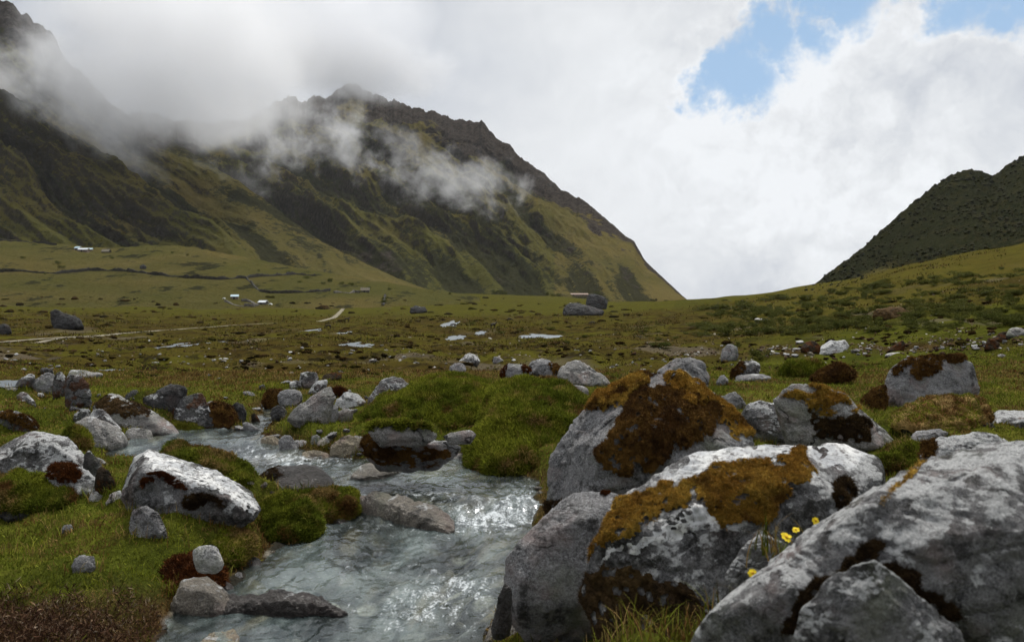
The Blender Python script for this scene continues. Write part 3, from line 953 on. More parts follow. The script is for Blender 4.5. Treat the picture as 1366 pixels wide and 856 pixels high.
def cushion(ob, name, polys, mat, thick=.02, fibre=.02, nfib=9000, fwidth=.0022, seed=1, zmin=-2., label=None, edge=6., holes=(), upb=.45, lump=1.0, facing=.35, br0=.22):
    """a cushion of moss or turf over part of a rock: a raised shell with short fibres, child of the rock"""
    V, Fc, loc, depth = ob_data[ob.name]
    rs = np.random.default_rng(seed + 77)
    px, py = project(V)
    k = F / depth
    sc = max(np.ptp(V[:, 0]), .05)
    wx_ = edge * fbm3(V / (sc * .11), 6, seed % 40, .7); wy_ = edge * fbm3(V / (sc * .11) + 9, 6, (seed + 3) % 40, .7)
    m = np.zeros(len(V), bool)
    for pl in polys: m |= inpoly(px + wx_, py + wy_, pl)
    m &= fbm3(V / (sc * .045) + 3, 4, (seed + 5) % 40, .65) > (-.62 if mat != 'grass' else -9)
    for pl in holes: m &= ~inpoly(px + wx_ * .6, py + wy_ * .6, pl)
    a, b, c = V[Fc[:, 0]], V[Fc[:, 1]], V[Fc[:, 2]]
    fn = np.cross(b - a, c - a)
    vn = np.zeros_like(V)
    for j in range(3): np.add.at(vn, Fc[:, j], fn)
    vn /= np.linalg.norm(vn, axis=1)[:, None] + 1e-12
    view = V - np.array([0, 0, CAMZ]); view /= np.linalg.norm(view, axis=1)[:, None]
    m &= ((vn * view).sum(1) < facing) & (vn[:, 2] > zmin)
    f = m[Fc].all(1)
    if f.sum() < 4: print('no cushion', ob.name, name); return None
    s = m.astype(float)
    E = np.concatenate([Fc[:, [0, 1]], Fc[:, [1, 2]], Fc[:, [2, 0]]])
    deg = np.bincount(E[:, 0], minlength=len(V)) + 1.
    for _ in range(7):
        t = s.copy(); np.add.at(t, E[:, 0], s[E[:, 1]]); s = t / deg
    up = vn + np.array([0, 0, upb]); up /= np.linalg.norm(up, axis=1)[:, None]
    hgt = thick * (sstep(.35, .95, s) * (.85 + lump * .85 * fbm3(V / (thick * 4.5), 3, seed % 30)) - .15)
    Vs = V + up * hgt[:, None]
    fc = Fc[f]
    P, N, i = rand_on_tris(Vs, fc, nfib, rs)
    Dv = N + np.array([0, 0, upb]) + rs.normal(size=N.shape) * .45; Dv /= np.linalg.norm(Dv, axis=1)[:, None]
    Lf = fibre * rs.uniform(.4, 1.25, nfib); Wf = fwidth * rs.uniform(.6, 1.4, nfib)
    BV, BF = blades(P - N * .002, Dv, Lf, Wf, rs)
    us = np.unique(fc); rm = np.zeros(len(V), int); rm[us] = np.arange(len(us))
    VV = np.concatenate([Vs[us], BV]); FF = np.concatenate([rm[fc], BF + len(us)])
    me = mesh_from(name, VV - loc, FF, M[mat])
    if mat == 'grass': attr(me, 'brown', np.concatenate([np.full(len(us), br0 + .2), np.repeat(np.clip(br0 + .85 * fbm3(P / .20, 4, 9), 0, 1), 4)]))
    o = link(name, me, ob)
    if label: o['label'] = label
    return o

def cA(*p): return [(x / 2.9696, 380 + y / 2.9696) for x, y in p]          # photo crops the outlines were read from
def cD(*p): return [(440 + x / 2.9696, 380 + y / 2.9696) for x, y in p]
def cE(*p): return [(880 + x / 2.811, 380 + y / 2.811) for x, y in p]
def cF(*p): return [(x / 2.9696, 580 + y / 2.9696) for x, y in p]
def cG(*p): return [(440 + x / 2.9696, 580 + y / 2.9696) for x, y in p]
def cH(*p): return [(880 + x / 2.811, 580 + y / 2.811) for x, y in p]
def cM(*p): return [(300 + x / 5.254, 480 + y / 5.254) for x, y in p]
def cL(*p): return [(x / 5.254, 480 + y / 5.254) for x, y in p]
def cX(*p): return [(640 + x / 3.794, 640 + y / 3.794) for x, y in p]
def cR(*p): return [(960 + x / 3.3645, 370 + y / 3.3645) for x, y in p]

def flat_rock(name, label, outline, mat, h=.06, cat='ledge', level=6, seed=1, dz=0., rough=.06, p=60, cuts=4, tilt=0.):
    P = []
    o = np.array([on_water(*q) for q in outline]); zw = zwater(o[:, 1]); c = o.mean(0)
    y0, y1 = o[:, 1].min(), o[:, 1].max()
    for (x, y), z in zip(o, zw):
        P += [(x, y, z - .12), (x, y, z + .012 + dz)]
        q = c + (np.array([x, y]) - c) * .68
        P.append((q[0], q[1], z + dz + h * (1 + tilt * (q[1] - c[1]) / (y1 - y0))))
    V, Fc = hull_shape(P, level, p, cuts, rough, seed=seed, freq=1.2)
    loc = np.array([V[:, 0].mean(), V[:, 1].mean(), V[:, 2].min()])
    ob = tag(link(name, mesh_from(name, V - loc, Fc, M[mat]), None, loc), label, cat)
    ob_data[ob.name] = (V, Fc, loc, c[1])
    return ob

# ---- the big boulders beside the stream
G9 = rock('boulder', 'huge blurred grey boulder with sloping ridge, closest of all to the viewer',
          [(915, 875), (935, 835), (970, 800), (1010, 768), (1080, 725), (1150, 690), (1190, 652), (1225, 617), (1248, 606), (1295, 600), (1400, 592), (1500, 600), (1560, 700), (1560, 900), (930, 900)],
          'giant_rock', depth=1.28, thick=.55, level=7, p=160, cuts=9, rough=.036, seed=3, lean=.5, front=.6, base=900, freq=1.3,
          extra=[(1180, 655, .25), (1366, 640, .35), (1240, 745, .02), (1366, 720, .1)])
G9b = rock('boulder', 'grey blurred rock lump leaning under the ridge of the huge boulder',
           [(1060, 860), (1072, 815), (1105, 780), (1145, 752), (1165, 745), (1185, 770), (1230, 800), (1280, 840), (1300, 900), (1060, 900)],
           'giant_rock', depth=1.19, thick=.4, level=6, p=160, cuts=7, rough=.05, seed=9, base=900)
G8 = rock('boulder', 'large boulder capped by ochre moss over white lichen, dark underneath',
          [(772, 735), (785, 700), (815, 668), (850, 645), (890, 622), (950, 606), (1000, 598), (1080, 590), (1132, 584), (1162, 600), (1182, 630), (1188, 655), (1160, 700), (1110, 745), (1060, 800), (1000, 850), (900, 860), (800, 830), (775, 780)],
          'lichen_granite', depth=2.18, thick=.62, level=7, p=90, cuts=9, rough=.05, seed=15, lean=.62, front=.7, base=860,
          extra=[(905, 690, .35), (1000, 700, .28), (1075, 690, .30)])
cushion(G8, 'moss', [[(764, 735), (776, 706), (800, 684), (838, 656), (880, 646), (905, 640), (935, 628), (960, 622), (1000, 614), (1080, 598), (1082, 622), (1085, 640), (1060, 652), (1040, 662), (1015, 690), (1003, 700),
                      (985, 694), (960, 700), (955, 672), (925, 664), (895, 680), (875, 690), (862, 705), (842, 716), (815, 716), (796, 726), (792, 748), (770, 752)],
                     [(945, 610), (975, 612), (980, 622), (950, 622)]],
        'moss_ochre', .013, .009, 90000, .0012, 3, edge=15, label='thick ochre moss')
cushion(G8, 'moss', [[(1108, 648), (1118, 636), (1138, 636), (1142, 660), (1128, 682), (1110, 680)], [(998, 742), (1015, 735), (1028, 748), (1020, 758), (1000, 756)]], 'moss_dark', .014, .014, 5000, .0016, 6, edge=5, label='dark moss patch')
cushion(G8, 'lichen', [[(800, 732), (822, 716), (850, 718), (872, 706), (900, 688), (935, 672), (958, 676), (962, 704), (930, 715), (890, 722), (850, 732), (815, 742), (800, 754)], [(858, 640), (905, 620), (950, 602), (1000, 594), (1080, 584), (1140, 580), (1160, 600), (1125, 625), (1090, 642), (1085, 612), (1000, 614), (945, 626), (900, 640)]], 'lichen_crust', .002, .001, 50, .001, 45, edge=12, label='white lichen crust', upb=.1)
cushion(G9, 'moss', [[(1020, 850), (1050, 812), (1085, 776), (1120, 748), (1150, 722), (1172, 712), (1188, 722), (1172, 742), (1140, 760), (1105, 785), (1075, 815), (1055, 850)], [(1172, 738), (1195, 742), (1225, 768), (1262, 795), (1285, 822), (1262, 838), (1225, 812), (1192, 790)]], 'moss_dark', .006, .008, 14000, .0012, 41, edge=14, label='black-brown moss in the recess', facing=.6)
cushion(G9, 'moss', [[(1168, 672), (1190, 650), (1228, 612), (1240, 610), (1205, 646), (1178, 676)]], 'moss_ochre', .006, .008, 3000, .0012, 42, edge=4, label='thin ochre moss line', facing=.6)
cushion(G8, 'moss', [[(770, 765), (800, 752), (850, 760), (905, 775), (950, 800), (960, 850), (900, 880), (790, 870), (770, 800)]], 'moss_dark', .008, .010, 16000, .0014, 43, edge=16, label='dark moss and painted shade on the underside', facing=.6)  # mossy film whose dark colour also paints the shade on the lower front
rock('boulder', 'small pointed grey rock wedged between the ochre-moss boulder and the huge boulder', cH((385, 370), (500, 430), (440, 490), (300, 610), (235, 590), (245, 520), (330, 410)), 'lichen_granite', depth=1.92, thick=.5, level=6, p=26, cuts=4, seed=22)
G5 = rock('boulder', 'smooth speckled grey boulder at the water edge, with one small rust moss spot on top',
          [(676, 745), (680, 722), (700, 703), (730, 680), (768, 660), (800, 651), (822, 653), (828, 668), (815, 690), (790, 715), (778, 770), (775, 800), (745, 815), (705, 824), (685, 828), (675, 790)],
          'granite', depth=2.72, thick=.8, level=6, p=60, cuts=6, rough=.035, seed=31, lean=.55, front=.72)
cushion(G5, 'moss', [cG((1065, 240), (1080, 215), (1105, 212), (1118, 225), (1100, 242))], 'moss_rust', .012, .012, 2500, .0016, 4, edge=2)
G7 = rock('boulder', 'tall boulder draped in shaggy dark brown moss with a white spot on its crown',
          [(722, 684), (726, 640), (733, 600), (760, 575), (786, 545), (795, 525), (830, 508), (868, 498), (915, 508), (952, 530), (985, 558), (1006, 585), (1004, 610), (960, 640), (870, 660), (780, 690)],
          'granite', depth=3.75, thick=.72, level=7, p=90, cuts=8, rough=.045, seed=44, lean=.5, front=.72,
          extra=[(840, 560, .18), (800, 600, .1)])
moss7 = [(788, 543), (798, 522), (830, 506), (868, 494), (920, 506), (956, 530), (990, 562), (1010, 585), (985, 575), (970, 552), (952, 572), (940, 590), (925, 604), (900, 602), (880, 622), (845, 632), (805, 624), (800, 606), (808, 580), (824, 568), (836, 540), (815, 538), (796, 545)]
cushion(G7, 'moss', [moss7], 'moss_brown', .026, .014, 90000, .0015, 8, edge=11, label='shaggy dark brown moss', holes=[[(862, 512), (868, 500), (882, 502), (884, 512), (870, 517)], [(914, 530), (922, 526), (924, 535), (916, 536)]])
cushion(G7, 'moss', [[(782, 550), (792, 522), (830, 504), (864, 492), (866, 512), (850, 530), (835, 545), (815, 545), (800, 552)], [(884, 494), (925, 504), (960, 528), (992, 558), (1010, 585), (985, 580), (955, 552), (915, 534), (890, 528)]], 'moss_ochre', .038, .013, 50000, .0015, 12, edge=9, label='pale ochre moss fringe')
cushion(G7, 'moss', [[(722, 690), (724, 672), (738, 664), (756, 666), (748, 680), (735, 690)]], 'moss_dark', .02, .018, 3000, .002, 5, edge=4)
rock('rock', 'wet dark rock at the foot of the smooth speckled boulder', cX((62, 745), (95, 600), (125, 520), (158, 560), (165, 705), (130, 760), (70, 790)), 'wet_rock', 'rock', depth=2.55, thick=.7, level=5, seed=51)
flat_rock('rock', 'flat wet grey slab beside the tall dry grass at the water edge', cX((0, 800), (60, 745), (150, 705), (300, 695), (350, 740), (330, 800), (200, 830), (0, 840)), 'wet_tan', .05, 'rock', 5, 52)

# ---- the mossy mounds in the middle
D5 = rock('boulder', 'broad boulder roofed with green turf above a bare pale ledge',
          cD((128, 610), (134, 560), (165, 505), (250, 445), (370, 385), (450, 372), (560, 378), (640, 410), (700, 460), (690, 560), (640, 640), (500, 690), (250, 692), (140, 680)),
          'dark_rock', thick=1.9, level=6, p=30, cuts=0, rough=.04, seed=61, lean=.72, front=.85, sink=.12, fslope=.62)
cushion(D5, 'turf', [cD((118, 570), (122, 530), (150, 475), (250, 410), (370, 340), (450, 330), (560, 335), (650, 375), (720, 440), (700, 600), (600, 590), (560, 575), (420, 580), (390, 555), (300, 560), (220, 540), (165, 540), (150, 600))], 'grass', .055, .034, 80000, .0062, 11, edge=5, label='green turf roof')
cushion(D5, 'moss', [cD((122, 610), (128, 530), (165, 545), (170, 620), (150, 690), (120, 680))], 'moss_dark', .04, .03, 9000, .003, 12, edge=4)
cushion(D5, 'moss', [cD((200, 660), (300, 640), (400, 640), (470, 660), (500, 700), (230, 700)), cD((560, 610), (640, 600), (650, 690), (560, 690))], 'moss_brown', .03, .035, 9000, .003, 13, edge=6)
LG = rock('rock', 'long pale ledge of bare rock under the green turf roof', cD((150, 572), (200, 555), (280, 562), (360, 568), (425, 586), (420, 602), (300, 606), (175, 594)), 'pale_granite', 'rock', depth=5.0, thick=.45, level=5, seed=63, lean=.2)
cushion(LG, 'turf', [cD((100, 590), (140, 520), (300, 530), (470, 560), (470, 600), (400, 580), (350, 572), (280, 570), (220, 566), (180, 572))], 'grass', .03, .035, 9000, .006, 47, edge=4)
rock('rock', 'short pale ledge end poking from the turf above the stream', cD((450, 600), (480, 582), (560, 572), (580, 590), (560, 615), (480, 612)), 'pale_granite', 'rock', depth=5.0, thick=.5, level=4, seed=64)
D5b = rock('mound', 'rounded grassy mound sloping down to the water beside the tall brown-moss boulder',
           cD((570, 700), (580, 610), (610, 500), (660, 420), (760, 385), (900, 395), (990, 440), (1025, 490), (1020, 570), (950, 640), (880, 690), (760, 735)), 'dark_rock', 'mound', thick=1.8, level=6, p=14, cuts=0, rough=.05, seed=66, lean=.8, front=.8, fslope=.75)
cushion(D5b, 'turf', [cD((540, 760), (550, 600), (590, 470), (650, 380), (760, 345), (900, 358), (1000, 410), (1050, 470), (1040, 570), (970, 660), (900, 720), (760, 770))], 'grass', .05, .036, 80000, .0062, 14, edge=4, label='green turf')
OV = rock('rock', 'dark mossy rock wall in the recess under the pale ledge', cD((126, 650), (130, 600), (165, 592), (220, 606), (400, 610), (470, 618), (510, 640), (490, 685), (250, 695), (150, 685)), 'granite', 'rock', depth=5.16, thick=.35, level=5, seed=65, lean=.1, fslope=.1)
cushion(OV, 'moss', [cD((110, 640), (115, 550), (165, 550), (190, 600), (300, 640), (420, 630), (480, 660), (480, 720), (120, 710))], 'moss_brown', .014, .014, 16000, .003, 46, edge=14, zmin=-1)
rock('rock', 'round tan rock under the overhang of the turf-roofed boulder', cG((160, 105), (175, 65), (210, 42), (250, 60), (270, 105), (220, 118)), 'tan_rock', 'rock', level=4, seed=67)
rock('rock', 'pale half-sunk rock at the water below the grassy mound', cG((455, 112), (465, 85), (505, 70), (545, 80), (580, 105), (560, 114)), 'pale_granite', 'rock', level=5, seed=68)
flat_rock('rock', 'wet flat grey rock breaking the water below the turf-roofed boulder', cG((80, 172), (120, 140), (190, 118), (280, 122), (285, 145), (200, 168), (110, 178)), 'wet_tan', .05, 'rock', 5, 69)
flat_rock('rock', 'long sloping wet ledge lying in the stream with a square dark end', cG((90, 285), (95, 253), (170, 256), (230, 268), (310, 284), (420, 310), (490, 347), (499, 385), (470, 390), (400, 360), (300, 325), (200, 300)), 'wet_tan', .07, 'ledge', 6, 71, tilt=.8)
flat_rock('rock', 'low black wet ledge crossing the water near the brown heath', cF((860, 700), (900, 650), (1000, 655), (1080, 668), (1160, 668), (1250, 664), (1340, 685), (1385, 712), (1350, 722), (1200, 695), (1050, 690), (950, 705), (880, 705)), 'wet_rock', .05, 'ledge', 6, 72, rough=.09)
flat_rock('rock', 'pale nose of rock where the black wet ledge leaves the bank', cF((680, 690), (690, 650), (740, 628), (790, 618), (850, 630), (900, 650), (930, 690), (860, 715), (760, 712)), 'wet_tan', .09, 'rock', 5, 73)
rock('rock', 'wet grey rock standing just above the black ledge', cF((842, 628), (850, 585), (880, 568), (915, 590), (935, 628), (890, 640)), 'wet_rock', 'rock', level=4, seed=74)
flat_rock('rock', 'yellowish slab under the shallow water by the brown heath', cF((780, 830), (830, 790), (920, 768), (948, 790), (940, 835), (850, 850)), 'tan_rock', .0, 'rock', 5, 75, dz=-.01)

# ---- the near bank on the other side
F2 = rock('boulder', 'long boulder with a sloping white lichen top and rust moss stripe on the turf bank',
          cF((492, 255), (505, 200), (530, 130), (550, 92), (600, 66), (645, 84), (760, 128), (860, 152), (900, 188), (985, 232), (1020, 290), (1000, 328), (930, 320), (850, 300), (720, 300), (600, 290), (520, 285)),
          'lichen_granite', thick=.5, level=6, p=110, cuts=3, rough=.045, seed=81, lean=.9, front=.7, extra=[(*cF((560, 150))[0], .1), (*cF((680, 200))[0], .1)])
cushion(F2, 'lichen', [cF((560, 76), (600, 60), (650, 78), (760, 122), (865, 145), (910, 185), (990, 228), (1028, 290), (1005, 335), (975, 300), (940, 282), (905, 255), (930, 262), (880, 235), (800, 215), (740, 205), (700, 165), (620, 130), (590, 120))], 'lichen_crust', .003, .001, 50, .001, 44, edge=6, label='white lichen crust', upb=.1)
cushion(F2, 'moss', [cF((548, 205), (560, 160), (620, 138), (690, 165), (735, 205), (730, 225), (680, 205), (640, 178), (580, 180), (565, 215))], 'moss_rust', .018, .016, 9000, .002, 15, edge=5)
cushion(F2, 'moss', [cF((720, 300), (735, 235), (790, 225), (850, 245), (940, 275), (870, 290), (830, 270), (780, 300))], 'moss_dark', .012, .014, 6000, .002, 16, edge=4)
A4 = rock('boulder', 'big boulder mottled black and white with lichen, cut by the photo edge',
          cF((-90, 175), (-60, 80), (0, 60), (60, 15), (150, -8), (240, 0), (275, 25), (330, 90), (356, 148), (340, 170), (200, 180), (60, 190)),
          'lichen_granite', thick=.7, level=6, p=110, cuts=9, rough=.05, seed=82, lean=.5, front=.7)
A8x = rock('boulder', 'small boulder with a rust moss crown and white flank in front of the mottled boulder', cF((188, 160), (205, 130), (240, 118), (290, 128), (350, 140), (425, 215), (405, 245), (320, 245), (235, 235)), 'white_lichen', level=5, thick=.7, seed=83)
cushion(A8x, 'moss', [cF((180, 175), (195, 125), (240, 110), (300, 122), (335, 165), (300, 190), (240, 180))], 'moss_rust', .02, .02, 6000, .002, 17, edge=4)
rock('rock', 'dark grey upright rock just behind the rust-crowned small boulder', cF((330, 65), (365, 66), (400, 110), (420, 180), (395, 205), (345, 140)), 'dark_rock', 'rock', level=4, seed=84)
K1 = rock('rock', 'brown mossy knob at the foot of the dark upright rock', cF((375, 190), (385, 135), (405, 120), (435, 150), (462, 200), (440, 222), (395, 215)), 'rust_rock', 'rock', level=4, seed=85)
rock('rock', 'pale flat stone leaning behind the brown mossy knob', cF((368, 85), (395, 88), (425, 112), (410, 120), (385, 105)), 'pale_granite', 'rock', level=4, seed=86)
rock('stone', 'white stone in the turf, beside the rust-crowned small boulder', cF((352, 255), (360, 232), (382, 222), (410, 245), (412, 265), (375, 265)), 'white_stone', 'stone', level=4, seed=87)
rock('stone', 'angular white stone touching the foot of the long white-topped boulder', cF((420, 265), (440, 235), (480, 215), (492, 235), (478, 272), (440, 275)), 'white_stone', 'stone', level=4, seed=88)
rock('stone', 'pale lichen stone at the foot of the mottled black and white boulder', cF((155, 190), (165, 160), (185, 158), (215, 180), (235, 205), (200, 205)), 'white_lichen', 'stone', level=4, seed=89)
rock('rock', 'dark grey crusty rock half buried in turf below the long white-topped boulder', cF((512, 375), (522, 300), (540, 278), (575, 282), (625, 310), (652, 370), (662, 415), (600, 410), (540, 400)), 'granite', 'rock', level=5, thick=.7, seed=90)
rock('stone', 'rounded white stone at the bank edge above the water', cF((762, 475), (768, 452), (800, 433), (848, 436), (870, 460), (884, 500), (874, 528), (830, 505)), 'white_stone', 'stone', level=5, p=14, cuts=2, seed=91, depth=3.12)
rock('stone', 'oval wet black stone in the water beside the rounded white stone', cF((928, 505), (950, 485), (1000, 480), (1032, 492), (1038, 520), (1000, 536), (950, 532)), 'wet_rock', 'stone', level=5, p=12, cuts=0, seed=92)
rock('stone', 'grey stone lying alone in the turf above the brown heath', cF((285, 520), (295, 490), (330, 472), (372, 482), (376, 510), (350, 535), (310, 545)), 'granite', 'stone', level=5, seed=93)
rock('stone', 'small dull stone sunk in the turf below the mottled boulder', cF((240, 375), (255, 355), (280, 352), (292, 372), (270, 386)), 'granite', 'stone', level=4, seed=94)
F5 = rock('boulder', 'dark brown wet dome of rock standing in the stream beside the turf', cF((1016, 215), (1030, 168), (1075, 130), (1160, 117), (1260, 124), (1312, 168), (1338, 214), (1250, 222), (1100, 222)), 'wet_rock', level=6, p=11, cuts=1, rough=.03, seed=95, thick=.8)
cushion(F5, 'moss', [cF((1010, 230), (1025, 160), (1075, 125), (1110, 122), (1130, 160), (1080, 190), (1050, 225))], 'moss_dark', .01, .012, 5000, .002, 18, edge=5)

# ---- turf hummocks of the near bank
def hummock(label, outline, seed, brown=.46, thick=1.1, fib=.022, nf=26000, mat='grass', **kw):
    h = rock('hummock', label, outline, 'dark_rock', 'hummock', level=5, p=12, cuts=0, rough=.15, freq=1.6, seed=seed, thick=thick, lean=.7, fslope=.6, front=.8, **kw)
    o = np.array(outline); c = o.mean(0)
    cushion(h, 'turf', [[tuple(c + (q - c) * 1.35) for q in o]], mat, .025, fib, nf, .0042, seed, edge=2, br0=brown)
    return h
hummock('bulging turf hummock with brown fringe hanging over the stream, before the wet dome', cF((1000, 310), (1045, 255), (1150, 240), (1255, 290), (1262, 380), (1185, 425), (1060, 425), (1010, 385)), 251)
hummock('low turf hummock reaching the sloping wet ledge', cF((1180, 300), (1220, 235), (1320, 218), (1400, 235), (1412, 290), (1370, 330), (1260, 330)), 252)
hummock('rust-brown moss hummock at the water between the white stone and the heath', cF((600, 600), (640, 530), (720, 490), (800, 492), (875, 540), (886, 575), (850, 622), (740, 622)), 253, mat='moss_rust')
hummock('green turf hummock between the long white-topped boulder and the upper pool', cF((640, 90), (700, 42), (780, 46), (880, 84), (960, 132), (1012, 192), (960, 218), (860, 170), (740, 130)), 254)
hummock('green turf hummock below the mottled black and white boulder', cF((-40, 215), (60, 165), (150, 168), (260, 215), (300, 260), (200, 300), (40, 290)), 255)
hummock('green turf hummock between the rounded white stone and the crusty rock', cF((650, 430), (700, 340), (800, 320), (920, 350), (1000, 400), (990, 470), (880, 500), (740, 480)), 256)
hummock('brown and green hummock at the foot of the pale granite boulder', cL((440, 560), (470, 490), (540, 470), (600, 520), (620, 590), (560, 620), (480, 610)), 257, nf=9000)
hummock('small turf hummock under the angular pale boulder', cA((610, 520), (650, 495), (720, 495), (790, 525), (808, 570), (740, 585), (660, 570)), 258, nf=9000)
hummock('green moss hummock wedged beside the dappled grey boulder', cE((325, 530), (375, 495), (440, 520), (487, 575), (450, 595), (370, 590)), 259, nf=9000)
hummock('yellow-green moss hummock below the pale pointed boulder end', cE((820, 640), (880, 605), (960, 600), (1000, 625), (985, 680), (900, 695), (840, 680)), 260, nf=12000)
hummock('dark green hummock under the flat-topped grey boulder', cE((880, 520), (930, 460), (1050, 425), (1180, 420), (1240, 470), (1160, 530), (1020, 545)), 261, nf=14000)

# ---- boulders round the upper pool
rock('boulder', 'lichen-streaked pale and dark red boulder at the top of the bank', cL((450, 250), (455, 130), (490, 105), (570, 120), (615, 170), (640, 240), (620, 320), (570, 340), (500, 300)), 'red_lichen', level=5, thick=.6, seed=101)
rock('boulder', 'grey-green blocky boulder beside the pale and dark red boulder', cL((205, 170), (250, 125), (310, 85), (375, 85), (385, 180), (340, 230), (260, 225)), 'granite', level=5, seed=102)
rock('rock', 'dark capstone perched behind the grey-green blocky boulder', cL((275, 90), (290, 60), (330, 50), (368, 70), (370, 95), (310, 105)), 'dark_rock', 'rock', level=4, seed=103)
rock('rock', 'grey rock squeezed between the blocky boulder and the red boulder', cL((372, 180), (380, 110), (420, 85), (460, 120), (455, 230), (420, 260), (380, 230)), 'red_lichen', 'rock', level=5, seed=104)
rock('rock', 'rust and white rock at the start of the bank rock pile', cL((110, 180), (140, 130), (205, 95), (240, 110), (225, 150), (170, 190)), 'red_lichen', 'rock', level=4, seed=105)
rock('rock', 'flat slab lying on top behind the pale and dark red boulder', cL((480, 110), (500, 75), (545, 70), (600, 95), (700, 90), (715, 100), (640, 125), (560, 125)), 'pale_granite', 'rock', level=4, seed=106)
rock('stone', 'pointed lichen stone in the turf below the blocky boulder', cL((120, 250), (150, 225), (190, 235), (240, 290), (250, 325), (200, 305), (160, 290)), 'lichen_granite', 'stone', level=4, seed=107)
rock('stone', 'long white stone lying flat at the bank top near the edge of the photo', cL((0, 215), (10, 195), (60, 180), (110, 190), (130, 205), (60, 218)), 'white_stone', 'stone', level=4, seed=108)
rock('stone', 'white stone in the turf between the blocky and the red boulder', cL((258, 250), (265, 232), (295, 228), (312, 245), (290, 258)), 'white_stone', 'stone', level=3, seed=109)
A3 = rock('rock', 'dark red mossy rock with white specks above the mottled boulder', cL((-40, 420), (-20, 360), (60, 355), (140, 375), (215, 420), (290, 490), (270, 515), (160, 500), (40, 470)), 'red_lichen', 'rock', level=5, seed=110, thick=.5)
cushion(A3, 'moss', [cL((-40, 400), (-20, 350), (60, 350), (150, 380), (230, 430), (290, 490), (240, 510), (160, 470), (60, 420))], 'moss_brown', .03, .02, 6000, .003, 19, edge=3, holes=[cL((70, 385), (100, 365), (140, 375), (130, 395))])
rock('boulder', 'pale rounded granite boulder at the corner of the upper pool', cL((512, 455), (560, 425), (630, 402), (740, 430), (830, 470), (890, 545), (885, 610), (800, 632), (700, 625), (630, 590), (590, 520)), 'pale_granite', level=6, p=18, cuts=5, rough=.045, seed=111, thick=.75)
rock('rock', 'grey lichen rock with a flat side behind the pale granite boulder', cL((515, 440), (520, 380), (560, 345), (630, 335), (640, 400), (580, 430)), 'lichen_granite', 'rock', level=5, seed=112)
rock('rock', 'rounded lichen rock touching the top of the pale granite boulder', cL((632, 390), (650, 345), (690, 335), (735, 360), (760, 410), (840, 470), (865, 505), (800, 480), (720, 425)), 'lichen_granite', 'rock', level=5, seed=113)
rock('boulder', 'small smooth pale boulder standing in the upper pool', cL((878, 510), (905, 480), (960, 475), (1050, 490), (1078, 520), (1070, 580), (1010, 615), (900, 610), (880, 570)), 'pale_granite', level=6, p=12, cuts=3, rough=.03, seed=114, thick=.9)
A7 = rock('boulder', 'wide boulder, dark on its crown and pale grey towards the pool', cL((660, 330), (668, 250), (740, 232), (800, 245), (850, 290), (950, 300), (1050, 350), (1140, 400), (1200, 450), (1255, 525), (1100, 530), (980, 500), (880, 480), (780, 420)), 'pale_granite', level=6, thick=.5, seed=115, lean=.7)
cushion(A7, 'moss', [cL((650, 340), (660, 240), (740, 225), (810, 240), (860, 285), (950, 290), (1070, 350), (1030, 440), (960, 400), (900, 420), (850, 390), (780, 420))], 'moss_dark', .012, .010, 9000, .003, 20, edge=8, label='dark lichen and moss crust')
rock('boulder', 'dark elongated boulder tilted up to a pale tip behind the upper pool', cL((1010, 270), (1060, 240), (1180, 180), (1250, 165), (1300, 172), (1310, 215), (1270, 280), (1160, 340), (1060, 345), (1015, 320)), 'dark_rock', level=5, thick=.6, seed=116)
rock('rock', 'small black slanting rock beside the dark elongated boulder', cL((862, 285), (880, 250), (930, 210), (968, 208), (960, 240), (910, 290)), 'dark_rock', 'rock', level=4, seed=117)
rock('boulder', 'angular pale boulder with a dark red shoulder standing over the pool', cA((672, 492), (676, 470), (700, 450), (795, 432), (822, 470), (848, 560), (836, 580), (790, 560), (690, 505)), 'red_lichen', level=6, thick=.6, cuts=4, seed=118)
A10 = rock('rock', 'rust brown mossy hump between the angular pale boulder and the gap', cA((820, 560), (815, 490), (840, 462), (890, 468), (930, 500), (935, 560), (880, 578)), 'rust_rock', 'rock', level=4, seed=119)
cushion(A10, 'moss', [cA((800, 585), (800, 450), (900, 450), (950, 500), (940, 580))], 'moss_brown', .02, .018, 7000, .004, 21, edge=3)
rock('rock', 'dark upright rock at the narrow gap beside the rust brown hump', cM((30, 400), (35, 330), (80, 300), (130, 310), (150, 370), (130, 420), (70, 425)), 'dark_rock', 'rock', level=5, seed=120)
rock('stone', 'orange-mossed stone in the narrow gap', cM((185, 430), (185, 385), (205, 372), (235, 400), (250, 450), (215, 455)), 'rust_rock', 'stone', level=4, seed=121)
rock('rock', 'long low grey rock bordering the small grass strip at the gap', cM((120, 440), (150, 430), (250, 490), (250, 500), (180, 475)), 'granite', 'rock', level=4, seed=122)
A12 = rock('boulder', 'round boulder wholly wrapped in dark red-brown moss', cM((268, 310), (270, 260), (300, 220), (350, 202), (395, 210), (410, 270), (380, 325), (310, 335)), 'rust_rock', level=5, p=12, cuts=0, seed=123)
cushion(A12, 'moss', [cM((255, 340), (255, 250), (300, 205), (400, 195), (420, 270), (385, 340))], 'moss_brown', .015, .012, 9000, .003, 22, edge=3)
rock('boulder', 'smooth grey rounded boulder against the red-brown mossy boulder', cM((372, 270), (380, 225), (420, 205), (500, 210), (540, 235), (535, 300), (480, 325), (400, 320)), 'granite', level=5, p=12, cuts=3, seed=124)
rock('stone', 'round purplish stone by the narrow gap', cM((315, 380), (335, 335), (380, 318), (420, 340), (445, 385), (420, 412), (350, 412)), 'dark_rock', 'stone', level=5, p=12, cuts=2, seed=125)
